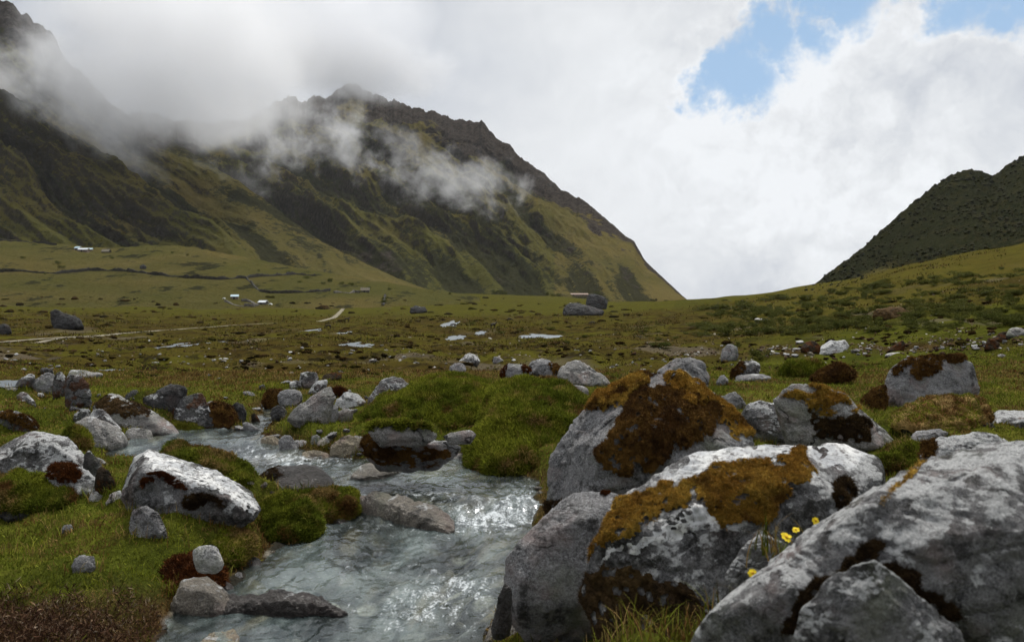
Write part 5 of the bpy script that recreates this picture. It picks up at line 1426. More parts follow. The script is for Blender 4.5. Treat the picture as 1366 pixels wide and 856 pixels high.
m_, nn = newmat('pebbles'); ri = nn.add('ShaderNodeNewGeometry').outputs['Random Per Island']
nn.out(nn.bsdf(nn.ramp(ri, [(0, (.035, .02, .012)), (.3, (.075, .042, .022)), (.55, (.13, .085, .05)), (.75, (.22, .19, .15)), (.92, (.30, .28, .25)), (1, (.48, .46, .43))]), .9)); M['pebbles'] = m_
tag(link('pebbles', mesh_from('pebbles', V, Fc, m_, False)), kind='stuff')
# brown heath clumps over the rough plain
HV, HF, off = [], [], 0
D1, F1 = ico(2)
for k in range(2300):
    px_ = rs.uniform(-10, 1376); py_ = 396 + 108 * rs.random() ** .9
    if perlin2(np.array([px_ / 70]), np.array([py_ / 9]), 234)[0] < -.02: continue
    if px_ > 900 and py_ < 470 - (px_ - 900) * .12 and rs.random() < .6: continue
    c = hit(px_, py_)
    if c is None or c[1] < 9.5: continue
    if not pond_free(c[None, 0], c[None, 1])[0] or track_mask(c[None, 0], c[None, 1])[0] > .3: continue
    w_ = (2.0 + 6.5 * rs.random() ** 1.8) * c[1] / F * .6
    d = D1 * (1 + .5 * perlin3(D1 * 1.8 + k * .37, 7) + .35 * perlin3(D1 * 4.5 + k * .37, 9))[:, None] * [w_ * rs.uniform(.8, 1.6), w_, w_ * rs.uniform(.3, .75)] + c
    HV.append(d); HF.append(F1 + off); off += len(D1)
m2_, nn = newmat('heath_clumps'); ri = nn.add('ShaderNodeNewGeometry').outputs['Random Per Island']; P_ = nn.add('ShaderNodeNewGeometry').outputs['Position']
cc = nn.ramp(ri, [(0, (.016, .014, .006)), (.35, (.034, .024, .009)), (.6, (.060, .036, .014)), (.8, (.050, .050, .010)), (1, (.10, .062, .026))])
cc = nn.mix(nn.step(nn.noise(P_, 7, 5, .8), .35, .65), nn.mix(.65, cc, (.004, .003, .002)), cc)
nn.out(nn.bsdf(cc, .95, nn.bump(nn.noise(P_, 5, 5, .8), 1.0, .3), 0.0))
tag(link('heath_clumps', mesh_from('heath_clumps', np.concatenate(HV), np.concatenate(HF), m2_)), kind='stuff')
RV, RF, off = [], [], 0
for k in range(1500):
    px_ = rs.uniform(900, 1380); py_ = 468 - (px_ - 1030) * .030 + rs.normal(0, 4.5 + 3 * (px_ > 1180))
    if px_ < 1010: py_ = rs.normal(474, 5)
    if perlin2(np.array([px_ / 26]), np.array([py_ / 7]), 233)[0] < -.1: continue
    c = hit(px_, py_)
    if c is None: continue
    i_ = k % len(PROTO0)
    v_, f_ = PROTO0[i_]; w_ = (1.2 + 5.5 * rs.random() ** 2.2) * c[1] / F
    a_ = rs.uniform(0, 6.3); ca, sa = math.cos(a_), math.sin(a_)
    RV.append(np.stack([(v_[:, 0] * ca - v_[:, 1] * sa) * w_, (v_[:, 0] * sa + v_[:, 1] * ca) * w_, v_[:, 2] * w_ * rs.uniform(.6, 1.3)], 1) + c + [0, 0, .1 * w_]); RF.append(f_ + off); off += len(v_)
tag(link('rubble', mesh_from('rubble', np.concatenate(RV), np.concatenate(RF), m_, False)), kind='stuff')

# ------------------------------------------------------------------ shrubs
def mat_leaf(name, c1, c2, c3):
    m, n = newmat(name)
    ri = n.add('ShaderNodeNewGeometry').outputs['Random Per Island']
    oi = n.add('ShaderNodeObjectInfo').outputs['Random']
    c = n.mix(oi, n.mix(ri, c1, c2), n.mix(ri, c2, c3))
    d = n.bsdf(c, .8, None, .02)
    tr = n.add('ShaderNodeBsdfTranslucent'); n.put(tr.inputs[0], c)
    mx = n.add('ShaderNodeMixShader'); n.put(mx.inputs[0], .25); n.l.new(d, mx.inputs[1]); n.l.new(tr.outputs[0], mx.inputs[2])
    n.out(mx.outputs[0]); return m
M['leaf'] = mat_leaf('leaf', (.045, .055, .013), (.070, .080, .018), (.105, .100, .026))
def shrub_mesh(seed, nl=900):
    r = np.random.default_rng(seed)
    nb = r.integers(6, 10)
    C = np.stack([r.normal(0, .34, nb), r.normal(0, .34, nb), r.uniform(.22, .72, nb)], 1); R = r.uniform(.16, .34, nb)
    i = r.integers(0, nb, nl); d = r.normal(size=(nl, 3)); d /= np.linalg.norm(d, axis=1)[:, None]
    P = C[i] + d * (R[i] * r.uniform(.55, 1.12, nl))[:, None]; P[:, 2] = np.maximum(P[:, 2], .01)
    a = r.normal(size=(nl, 3)); a[:, 2] += .6; a /= np.linalg.norm(a, axis=1)[:, None]
    V, Fc = blades(P, a, r.uniform(.06, .15, nl), r.uniform(.035, .07, nl), r)
    # twigs
    T = np.stack([np.zeros(nb), np.zeros(nb), np.zeros(nb)], 1)
    dv = C - T; L = np.linalg.norm(dv, axis=1)
    V2, F2 = blades(T, dv / L[:, None], L, np.full(nb, .03), r)
    return np.concatenate([V, V2]), np.concatenate([Fc, F2 + len(V)])
SHRAW = [shrub_mesh(400 + k) for k in range(5)]
SHR = [mesh_from('shrub', *q, M['leaf'], False) for q in SHRAW]
def shrub(px, py, hpx, label, group, flat=1.0):
    c = hit(px, py)
    if c is None: return
    h = hpx * c[1] / F
    o = link('shrub', pick(SHR), None, (c[0], c[1], c[2] - .05 * h)); o.scale = (h * 1.25 / flat, h * 1.25 / flat, h * flat); o.rotation_euler = (0, 0, rng.uniform(0, 6.3))
    tag(o, label, 'shrub', group)
for k in range(150):
    x = rng.uniform(955, 1372); t = rng.random()
    y = 447 - (x - 1000) * .035 - t ** 1.3 * (34 + .055 * (x - 950))
    if rng.random() < .15: y = rng.uniform(402, 425)
    shrub(x, y, rng.uniform(6, 15) * (.45 + .6 * (1 - t)), 'low green shrub in the scrub belt above the rubble', 'shrubs of the scrub belt on the slope')
for k in range(30):
    x = rng.uniform(1090, 1372); y = 392 - (x - 1090) * .10 + rng.uniform(-8, 26)
    if y > 405: continue
    shrub(x, y, rng.uniform(3, 6.5), 'tiny dark shrub on the grassy slope under the dark hill', 'shrubs on the grassy slope')
for k in range(34):
    x, y = rng.uniform(620, 1010), rng.uniform(432, 468)
    if x < 830 and rng.random() < .6: continue
    shrub(x, y, rng.uniform(3, 7), 'dark low bush on the rough tussock ground of the plain', 'dark bushes on the rough ground', .75)
shrub(1012, 479, 17, 'bright green round shrub alone before the rubble band', None)
shrub(882, 464, 13, 'dark green round bush at the margin of the plain', None, .8)
for (x, y, h) in [(30, 345, 4), (82, 358, 5.5), (78, 352, 5), (60, 366, 3), (230, 338, 3), (250, 341, 3), (300, 352, 3), (150, 345, 3), (345, 362, 3), (385, 364, 4), (410, 372, 5), (440, 376, 6), (455, 380, 5), (470, 381, 5), (430, 379, 4), (400, 377, 3), (492, 385, 4), (520, 387, 4)]:
    shrub(x, y, h, 'small dark bush on the grassy terrace below the mountain', 'bushes on the terrace')
for k in range(26):
    t = rng.random(); shrub(1128 + 50 * t + rng.normal(0, 1.2), 412 - 34 * t + rng.normal(0, 1.2), rng.uniform(3, 5.5), 'dark bush in the line climbing the grassy slope towards the dark hill', 'bushes in the line up the slope')
for (x, y, h) in [(662, 391, 5), (668, 392, 6), (674, 393, 5), (730, 394, 5), (738, 395, 4), (745, 395, 5), (795, 393, 5), (600, 393, 4), (512, 404, 5), (514, 400, 5)]:
    shrub(x, y, h, 'dark bush on the far meadow near the foot of the mountain', 'bushes at the mountain foot')

m_, nn = newmat('scrub'); ri = nn.add('ShaderNodeNewGeometry').outputs['Random Per Island']; P_ = nn.add('ShaderNodeNewGeometry').outputs['Position']
cc = nn.mix(ri, (.018, .020, .010), (.052, .048, .022)); cc = nn.mix(nn.step(nn.noise(P_, 1.6, 4, .75), .35, .65), nn.mix(.6, cc, (.002, .003, .002)), cc)
nn.out(nn.bsdf(cc, .95, None, .05)); M['scrub'] = m_
# low scrub filling the belt between the single shrubs
rs = np.random.default_rng(57)
QV, QF, off = [], [], 0
for k in range(330):
    x = rs.uniform(930, 1376); t = rs.random()
    y = 450 - (x - 1000) * .035 - t * (50 + .07 * (x - 950))
    if perlin2(np.array([x / 45]), np.array([y / 14]), 222)[0] < -.22: continue
    c = hit(x, y)
    if c is None or c[1] > 330: continue
    h = rs.uniform(3, 8) * c[1] / F
    v_, f_ = SHRAW[k % 5]
    a_ = rs.uniform(0, 6.3); ca, sa = math.cos(a_), math.sin(a_)
    QV.append(np.stack([(v_[:, 0] * ca - v_[:, 1] * sa) * h * 2.6, (v_[:, 0] * sa + v_[:, 1] * ca) * h * 2.6, v_[:, 2] * h * 1.1], 1) + c - [0, 0, .06 * h]); QF.append(f_ + off); off += len(v_)
tag(link('undergrowth', mesh_from('undergrowth', np.concatenate(QV), np.concatenate(QF), M['leaf'], False)), kind='stuff')

# woody scrub covering the dark hill
rs = np.random.default_rng(51)
BV, BF, off = [], [], 0
D0, F0 = ico(2)
cnt = 0
BV, BF, off = [], [], 0
for k in range(4200):
    x = rs.uniform(1075, 1380); y = rs.uniform(205, 395)
    c = hit(x, y)
    if c is None or c[1] < 330 or c[1] > 1000: continue
    px_, py_ = x, y
    lowline = 392 - (x - 1085) * .20
    if y > lowline - 4 + 10 * rs.normal() * .6: continue
    if perlin2(np.array([c[0] / 22]), np.array([(c[2] + c[1] * .4) / 22]), 200)[0] < -.28: continue
    r = (.40 + 1.3 * rs.random() ** 2.5) * (c[1] / 650)
    d = D0 * (1 + .45 * perlin3(D0 * 1.7 + k * .37, 7) + .35 * perlin3(D0 * 4.3 + k * .37, 9))[:, None] * [r, r, r * .85] + c + [0, 0, r * .25]
    BV.append(d); BF.append(F0 + off); off += len(D0); cnt += 1
tag(link('scrub_woods', mesh_from('scrub_woods', np.concatenate(BV), np.concatenate(BF), M['scrub'])), kind='stuff')
# ------------------------------------------------------------------ built things far off
def box(V, Fc, x0, x1, y0, y1, z0, z1):
    b = len(V)
    V += [(x0, y0, z0), (x1, y0, z0), (x1, y1, z0), (x0, y1, z0), (x0, y0, z1), (x1, y0, z1), (x1, y1, z1), (x0, y1, z1)]
    Fc += [(b, b + 3, b + 2, b + 1), (b + 4, b + 5, b + 6, b + 7), (b, b + 1, b + 5, b + 4), (b + 1, b + 2, b + 6, b + 5), (b + 2, b + 3, b + 7, b + 6), (b + 3, b, b + 4, b + 7)]
def poly_mesh(name, V, Fc, mat):
    me = bpy.data.meshes.new(name); me.from_pydata([tuple(map(float, v)) for v in V], [], Fc); me.materials.append(mat); me.update(); return me
M['white_roof'] = mat_plain('white_roof', (.52, .55, .57), .6, .12, 1.2, .4)
M['blue_roof'] = mat_plain('blue_roof', (.34, .45, .50), .6, .12, 1.2, .4)
M['pink_roof'] = mat_plain('pink_roof', (.26, .19, .15), .8, .25, 1.0)
M['thatch'] = mat_plain('thatch', (.12, .105, .075), .95, .3, 2)
M['stone_wall'] = mat_plain('stone_wall', (.105, .095, .080), .95, .5, 1.3)
M['dark_wall'] = mat_plain('dark_wall', (.030, .027, .020), .95, .6, .9)
M['adobe'] = mat_plain('adobe', (.20, .15, .11), .95, .25, 1)
M['opening'] = mat_plain('opening', (.015, .013, .012), .8, .2, 2)
M['canvas'] = mat_plain('canvas', (.55, .56, .54), .8, .1, 2)
M['horse'] = mat_plain('horse', (.022, .014, .010), .6, .4, 3)
M['wood'] = mat_plain('wood', (.10, .08, .06), .9, .3, 4)

def house(px, py, wpx, dep, wall_h, rise, rz, wall_m, roof_m, label, cat='house', name='house', win=2):
    c = hit(px, py); w = wpx * c[1] / F; d = dep
    r = empty(name, c); r.rotation_euler = (0, 0, rz); tag(r, label, cat)
    V, Fc = [], []; box(V, Fc, -w / 2, w / 2, 0, d, -1.0, wall_h)
    b = len(V)
    V += [(-w / 2, 0, wall_h + .002), (-w / 2, d, wall_h + .002), (-w / 2, d / 2, wall_h + rise * .96), (w / 2, 0, wall_h + .002), (w / 2, d, wall_h + .002), (w / 2, d / 2, wall_h + rise * .96)]
    Fc += [(b, b + 2, b + 1), (b + 3, b + 4, b + 5)]
    link('wall', poly_mesh('wall', V, Fc, M[wall_m]), r)
    o = .35; t = .12
    sl = rise / (d / 2)
    V, Fc = [], []
    for s in (0, 1):
        ye = -o if s == 0 else d + o
        ze = wall_h - o * sl
        b = len(V)
        for zz in (0, t):
            V += [(-w / 2 - o, ye, ze + zz), (w / 2 + o, ye, ze + zz), (w / 2 + o, d / 2, wall_h + rise + zz), (-w / 2 - o, d / 2, wall_h + rise + zz)]
        Fc += [(b, b + 1, b + 2, b + 3), (b + 4, b + 7, b + 6, b + 5), (b, b + 4, b + 5, b + 1), (b + 1, b + 5, b + 6, b + 2), (b + 3, b + 2, b + 6, b + 7), (b, b + 3, b + 7, b + 4)]
    link('roof', poly_mesh('roof', V, Fc, M[roof_m]), r)
    V, Fc = [], []; box(V, Fc, -.5 - w * .1, .5 - w * .1, -.05, .05, 0, min(1.9, wall_h * .9)); link('door', poly_mesh('door', V, Fc, M['opening']), r)
    for k in range(win):
        x = w * (-.36 + .62 * (k + .35) / max(win, 1)) + w * .12
        V, Fc = [], []; box(V, Fc, x - .4, x + .4, -.04, .05, wall_h * .4, wall_h * .78); link('window', poly_mesh('window', V, Fc, M['opening']), r)
    return r
house(110, 336, 12, 5, 2.2, 1.2, .05, 'adobe', 'white_roof', 'long hut with a bright white metal roof on the terrace')
house(102, 334, 7, 4, 2.2, 1.3, -.25, 'adobe', 'blue_roof', 'little hut with a pale blue roof just behind the white-roofed hut')
house(119, 335, 7, 4, 1.8, 1.0, .3, 'adobe', 'blue_roof', 'little hut with a pale blue roof at the near end of the white-roofed hut', win=1)
house(140, 337, 9, 6, 1.0, 2.2, .1, 'dark_wall', 'thatch', 'low thatched hut standing a little apart from the white-roofed hut', win=0)
house(313, 399, 9, 4, 1.8, 1.0, .25, 'adobe', 'blue_roof', 'pale green-blue roofed hut on the far meadow', win=1)
house(349, 406, 10, 4, 1.4, 1.0, -.2, 'stone_wall', 'white_roof', 'stone hut with a bright white sheet roof on the far meadow', win=1)
house(487, 390, 11, 5, 1.6, 2.0, .15, 'stone_wall', 'thatch', 'grey thatched hut at the end of the field wall', win=0)
house(768, 395, 33, 7, 2.2, 1.5, -.06, 'adobe', 'pink_roof', 'long house with a pinkish roof behind the house-sized dark boulder', win=5)
# dome tents
def tent(px, py, wpx, label, m):
    c = hit(px, py); w = wpx * c[1] / F / 2
    r = empty('tent', c); tag(r, label, 'tent')
    D, Fc = ico(3); k = (D[Fc][:, :, 2] > -.05).all(1)
    link('shell', mesh_from('shell', D * [w, w, w * .8], Fc[k], M[m]), r)
    V, Fq = [], []; box(V, Fq, -w * .35, w * .35, -w * 1.02, -w * .7, 0, w * .5); link('door', poly_mesh('door', V, Fq, M['opening']), r)
tent(361, 406.5, 5.5, 'small white dome tent next to the white sheet roof', 'canvas')
tent(299, 398.5, 4, 'tiny pale dome tent left of the pale green-blue roofed hut', 'canvas')

# dry stone walls: one wavering body each
def stone_wall(pts, h, w, label, mat='dark_wall', name='stone_wall', gap=0):
    P = [hit(*p) for p in pts]; P = np.array([p for p in P if p is not None])
    s = np.concatenate([[0], np.cumsum(np.linalg.norm(np.diff(P, axis=0), axis=1))])
    nn_ = max(int(s[-1] / 1.3), 12); q = np.linspace(0, s[-1], nn_)
    x = np.interp(q, s, P[:, 0]); y = np.interp(q, s, P[:, 1])
    z = np.array([drop(a, b)[2] for a, b in zip(x, y)])
    dx, dy = np.gradient(x), np.gradient(y); L = np.hypot(dx, dy) + 1e-9; nx, ny = -dy / L, dx / L
    hh = h * (1 + .35 * perlin2(q * .45, q * 0, 4) + .25 * perlin2(q * 1.7, q * 0, 6)) * np.clip(1 + 1.6 * perlin2(q * .07, q * 0 + 3, 8), .25, 1.15)
    ww = w * (1 + .3 * perlin2(q * .6, q * 0 + 2, 7))
    rows = [np.stack([x + nx * ww * a, y + ny * ww * a, z + hh * b - (.4 if b == 0 else 0)], 1) for a, b in ((-.6, 0), (-.5, .55), (-.3, 1), (.3, 1), (.5, .55), (.6, 0))]
    V = np.stack(rows, 1).reshape(-1, 3)
    V += .18 * np.stack([perlin3(V * .8, 3), perlin3(V * .8, 4), perlin3(V * .8, 5)], 1)
    tag(link(name, mesh_from(name, V, grid_faces(nn_, 6), M[mat], False)), label, 'stone wall')
stone_wall([(-40, 362), (0, 363), (30, 362), (50, 364), (75, 365), (100, 363), (120, 361), (150, 361), (180, 363), (210, 367), (250, 371), (290, 373), (325, 371), (345, 369), (365, 368), (395, 366), (420, 368)], 1.9, 1.6, 'long dark field wall winding across the whole grassy terrace')
stone_wall([(328, 371), (335, 377), (341, 384), (348, 389), (360, 391), (380, 391), (410, 390), (440, 388)], 1.6, 1.4, 'dark field wall branching off downhill towards the meadow')
stone_wall([(-40, 320), (0, 321), (30, 322), (60, 325), (75, 327)], 1.8, 1.6, 'dark field wall along the upper rim of the terrace')
stone_wall([(300, 402), (308, 405), (318, 408), (326, 409)], 1.0, 1.2, 'low grey wall below the pale green-blue roofed hut', 'stone_wall')
stone_wall([(322, 402), (330, 402), (338, 404), (345, 407), (336, 409), (326, 408)], 1.6, 1.6, 'grey stone corral beside the white sheet roof', 'stone_wall')
stone_wall([(446, 391), (456, 390), (465, 391), (473, 390), (480, 391)], 1.5, 1.6, 'ruined grey walls beside the thatched hut', 'stone_wall')
stone_wall([(510, 408), (513, 403), (512, 398), (514, 395)], 1.5, 1.5, 'short dark wall running away across the far meadow')

# ------------------------------------------------------------------ horses
def horse_mesh(graze):
    J = {'rump': (-.62, 0, 1.16, .25), 'back': (-.15, 0, 1.14, .27), 'chest': (.45, 0, 1.12, .26), 'neck': (.78, 0, 1.15 if graze else 1.42, .17),
         'poll': (1.1, 0, .72 if graze else 1.72, .12), 'muzzle': (1.22, 0, .30 if graze else 1.50, .075), 'tail0': (-.86, 0, 1.12, .05), 'tail1': (-.95, 0, .55, .04)}
    ED = [('rump', 'back'), ('back', 'chest'), ('chest', 'neck'), ('neck', 'poll'), ('poll', 'muzzle'), ('rump', 'tail0'), ('tail0', 'tail1')]
    for s, sy in (('a', -.16), ('b', .16)):
        J['fh' + s] = (.42, sy, .78, .11); J['fk' + s] = (.45, sy, .45, .065); J['ff' + s] = (.44, sy, .04, .055)
        J['hh' + s] = (-.55, sy, .80, .14); J['hk' + s] = (-.70, sy, .50, .07); J['hf' + s] = (-.64, sy, .04, .055)
        ED += [('chest', 'fh' + s), ('fh' + s, 'fk' + s), ('fk' + s, 'ff' + s), ('rump', 'hh' + s), ('hh' + s, 'hk' + s), ('hk' + s, 'hf' + s)]
    ks = list(J); me = bpy.data.meshes.new('horse')
    me.from_pydata([J[k][:3] for k in ks], [(ks.index(a), ks.index(b)) for a, b in ED], [])
    o = bpy.data.objects.new('horse', me); COL.objects.link(o)
    sk = o.modifiers.new('s', 'SKIN')
    for i, k in enumerate(ks):
        me.skin_vertices[0].data[i].radius = (J[k][3], J[k][3]); me.skin_vertices[0].data[i].use_root = (k == 'back')
    sb = o.modifiers.new('d', 'SUBSURF'); sb.levels = 1
    dg = bpy.context.evaluated_depsgraph_get()
    r = bpy.data.meshes.new_from_object(o.evaluated_get(dg)); bpy.data.objects.remove(o)
    r.materials.clear(); r.materials.append(M['horse'])
    return r
HM = [horse_mesh(True), horse_mesh(False)]
for (px, py, rz, g, lb) in [(604.5, 437, 2.8, 0, 'dark grazing horse standing at the narrow far pond'), (658, 438, .6, 1, 'dark horse with raised head, between the narrow pond and the flat wide pond'), (680, 429.5, 0, 0, 'dark grazing horse farthest out, alone below the long meadow'),
                            (790, 434, 3.3, 0, 'dark grazing horse below the house-sized boulder'), (463, 429, .4, 1, 'dark horse with raised head near the end of the dirt track'), (438, 439, 2.9, 0, 'dark grazing horse just above the twin ponds')]:
    c = hit(px, py); o = link('horse', HM[g], None, c); s = 7.5 * c[1] / F / 2.0; s = min(max(s, .8), 1.3)
    o.scale = (s, s, s); o.rotation_euler = (0, 0, rz); tag(o, lb, 'horse', 'dark horses grazing on the plain')

# ------------------------------------------------------------------ yellow flowers
M['petal'] = mat_plain('petal', (.80, .60, .01), .6, .12, 30)
M['flower_heart'] = mat_plain('flower_heart', (.55, .30, .01), .8, .2, 40)
M['stem'] = mat_plain('stem', (.07, .10, .02), .7, .2, 20)
def tube(pts, r0, r1, k=6):
    P = np.array(pts, float); n = len(P); V = []
    for i in range(n):
        r = r0 + (r1 - r0) * i / (n - 1)
        for j in range(k): V.append(P[i] + [r * math.cos(j * 2 * math.pi / k), r * math.sin(j * 2 * math.pi / k), 0])
    Fc = [(i * k + j, i * k + (j + 1) % k, (i + 1) * k + (j + 1) % k, (i + 1) * k + j) for i in range(n - 1) for j in range(k)]
    return np.array(V), np.array(Fc)
def flower(px, py, d, rad, label, tilt, yaw, seed):
    r_ = np.random.default_rng(seed)
    head = at(px, py, d); base = head + np.array([.02, .02, -.16])
    root = empty('flower', base); tag(root, label, 'flower')
    h = head - base
    pts = [h * t + np.array([.012 * math.sin(t * 3), 0, 0]) * (1 - t) for t in np.linspace(0, 1, 7)]
    V, Fc = tube(pts, .0016, .0011); link('stem', mesh_from('stem', V, Fc, M['stem']), root)
    R = Matrix.Rotation(yaw, 3, 'Z') @ Matrix.Rotation(tilt, 3, 'X')
    D, F3 = ico(2)
    V = D * [rad * .3, rad * .3, rad * .18] + [0, 0, rad * .08]
    link('flower_centre', mesh_from('flower_centre', V @ np.array(R).T + h, F3, M['flower_heart']), root)
    for k in range(8):
        a = k * 2 * math.pi / 8 + r_.uniform(-.1, .1); Ln = rad * r_.uniform(.85, 1.1); wd = rad * .30; dr = r_.uniform(-.1, .25)
        prof = [(.2, .45), (.5, .9), (.75, 1), (.93, .6), (1, .15)]
        V = []
        for t, w in prof:
            for s in (-1, 0, 1):
                V.append((Ln * t, s * wd * w, -dr * Ln * t * t + abs(s) * .0008))
        V = np.array(V); ca, sa = math.cos(a), math.sin(a)
        V = np.stack([V[:, 0] * ca - V[:, 1] * sa, V[:, 0] * sa + V[:, 1] * ca, V[:, 2]], 1)
        link('petal', mesh_from('petal', V @ np.array(R).T + h, grid_faces(5, 3), M['petal']), root)
flower(1049, 716, 1.68, .013, 'yellow daisy with widest-open head, in the gap before the pointed grey rock', .75, .5, 1)
flower(1062, 706, 1.74, .008, 'yellow daisy tucked just behind the widest-open one', .6, -.3, 4)
flower(1088, 694, 1.70, .009, 'small yellow daisy nearest the dark moss patch', 1.0, .2, 2)
flower(1004, 764, 1.55, .010, 'lowest yellow daisy, beside the huge boulder slope', 1.0, -.4, 3)
rs = np.random.default_rng(61)
roots = []
for (px, py, d, c, s) in [(1056, 735, 1.72, 40, .03), (1022, 705, 1.9, 22, .02), (1100, 715, 1.75, 20, .02), (962, 800, 1.8, 26, .02), (1030, 790, 1.6, 16, .02)]:
    p = at(px, py, d); roots.append(np.stack([rs.normal(p[0], s, c), rs.normal(p[1], s, c), np.full(c, p[2] - .06)], 1))
tag(long_blades('tall_grass', np.concatenate(roots), rs, .05, .13, .0018, M['grass']), kind='stuff')
# ------------------------------------------------------------------ clouds hanging on the mountains
def cloud(label, px, py, Y, rx, ry, rz, dens, fscale, thr, seed, soft=1.4, rot=0, stretch=(1, 1, 1), amp=2.4):
    c = at(px, py, Y)
    m = bpy.data.materials.new('cloud'); m.use_nodes = True; n = NT(m.node_tree)
    tc = n.add('ShaderNodeTexCoord').outputs['Object']
    r = n.vmath('LENGTH', tc)
    q = n.vmath('ADD', n.vmath('MULTIPLY', tc, (rx / fscale * stretch[0], ry / fscale * stretch[1], rz / fscale * stretch[2])), (seed * 3.1, seed * 1.7, seed * 5.3))
    a = n.noise(q, 1.0, 8, .70, .25)
    fall = n.math('MULTIPLY', n.math('SUBTRACT', 1.0, r), soft)
    v = n.math('ADD', fall, n.math('MULTIPLY', n.math('SUBTRACT', a, .5), amp))
    v = n.math('SUBTRACT', v, thr)
    edge = n.step(r, 1.0, .8)
    d = n.math('MULTIPLY', n.math('MULTIPLY', n.step(v, 0, 1.0), edge), dens)
    pv = n.add('ShaderNodeVolumePrincipled'); n.put(pv.inputs['Color'], (.98, .985, .995)); n.put(pv.inputs['Density'], d); n.put(pv.inputs['Anisotropy'], .1)
    n.out(None, pv.outputs[0])
    m.volume_intersection_method = 'ACCURATE' if hasattr(m, 'volume_intersection_method') else None
    D, Fc = ico(3)
    o = link('cloud', mesh_from('cloud', D, Fc, m), None, c); o.scale = (rx, ry, rz); o.rotation_euler = (0, rot, 0)
    tag(o, label, 'cloud', None, 'stuff')
    return o
cloud('grey cloud bank', 245, 62, 1180, 255, 200, 165, .010, 95, .10, 1, 1.8, .12, amp=3.6)
cloud('cloud skirt', 138, 132, 1080, 135, 120, 92, .011, 58, .06, 2, 1.4, .25, amp=4.0)
cloud('cloud round the pass', 320, 160, 1400, 150, 150, 80, .009, 70, .2, 6, 1.4, amp=4.0)
cloud('grey cloud', 360, 30, 1900, 480, 200, 165, .006, 160, .0, 9, 1.9)
cloud('cloud cap', 478, 88, 1850, 270, 170, 100, .009, 95, .04, 3, 1.5, .1, amp=3.4)
cloud('wisp of cloud', 460, 185, 1500, 130, 90, 95, .016, 52, .52, 4, 1.2, .7, amp=4.2)
cloud('wisp of cloud', 612, 243, 1350, 185, 100, 72, .016, 50, .48, 5, 1.2, .10, amp=4.2)
cloud('wisp of cloud', 385, 205, 1380, 110, 80, 62, .015, 42, .5, 8, 1.2, -.4, amp=4.2)
cloud('wisp of cloud', 0, 105, 1150, 95, 80, 85, .015, 45, .42, 7, 1.2, amp=4.0)
cloud('faint wisp of cloud', 170, 215, 1120, 95, 70, 45, .007, 40, .45, 21, 1.2, .6, amp=4.2)
cloud('faint wisp of cloud', 290, 235, 1250, 110, 70, 45, .006, 40, .45, 22, 1.2, .3, amp=4.2)
cloud('faint wisp of cloud', 545, 200, 1500, 140, 80, 60, .007, 45, .5, 23, 1.2, .4, amp=4.2)
cloud('faint wisp of cloud', 70, 78, 1120, 75, 70, 60, .012, 40, .25, 24, 1.2, .8, amp=3.8)
# thin mountain air
hz = bpy.data.materials.new('haze'); hz.use_nodes = True; n = NT(hz.node_tree)
pv = n.add('ShaderNodeVolumePrincipled'); n.put(pv.inputs['Color'], (.86, .93, 1.0)); n.put(pv.inputs['Density'], .00002); n.out(None, pv.outputs[0])
V, Fc = [], []; box(V, Fc, -9000, 9000, -300, 9500, -260, 2700)
tag(link('haze', poly_mesh('haze', V, Fc, hz)), kind='stuff')
# ------------------------------------------------------------------ sky, sun, camera
W = bpy.data.worlds.new('World'); SC.world = W; W.use_nodes = True
n = NT(W.node_tree)
SUN_EL, SUN_AZ = math.radians(60), math.radians(18)       # azimuth from +Y, positive towards +X
D = n.add('ShaderNodeTexCoord').outputs['Generated']
sky = n.add('ShaderNodeTexSky', sky_type='NISHITA'); sky.sun_disc = False
sky.sun_elevation = SUN_EL; sky.sun_rotation = SUN_AZ
sky.altitude = 3500
def wdir(px, py):
    a, b = ray(px, py); v = np.array([a, 1, b]); return tuple(v / np.linalg.norm(v))
wn = n.vmath('SUBTRACT', n.noise(D, 6, 7, .62, 0, 'Color'), (.5, .5, .5))
Dw = n.vmath('ADD', D, n.vmath('SCALE', wn, None, .13))
def blob(px, py, r0, r1, vec=None):
    return n.step(n.vmath('DISTANCE', vec or Dw, wdir(px, py)), r1 / F, r0 / F)
# --- cloud cover
holes = None
Dh = n.vmath('ADD', D, n.vmath('SCALE', n.vmath('SUBTRACT', n.noise(D, 13, 8, .62, 0, 'Color'), (.5, .5, .5)), None, .16))
for (a, b, r0, r1, k) in [(985, 95, 5, 84, 1.0), (1045, 45, 5, 84, 1.0), (1120, -5, 5, 90, 1.0), (955, 120, 5, 60, .8), (1290, -22, 5, 85, .95), (1365, -14, 5, 75, .85)]:
    h = n.math('MULTIPLY', blob(a, b, r0, r1, Dh), k)
    holes = h if holes is None else n.math('MAXIMUM', holes, h)
hn = n.noise(D, 26, 8, .6)
hole = n.step(n.math('ADD', holes, n.math('MULTIPLY', n.math('SUBTRACT', hn, .5), .9)), .20, .82, 0, .97)
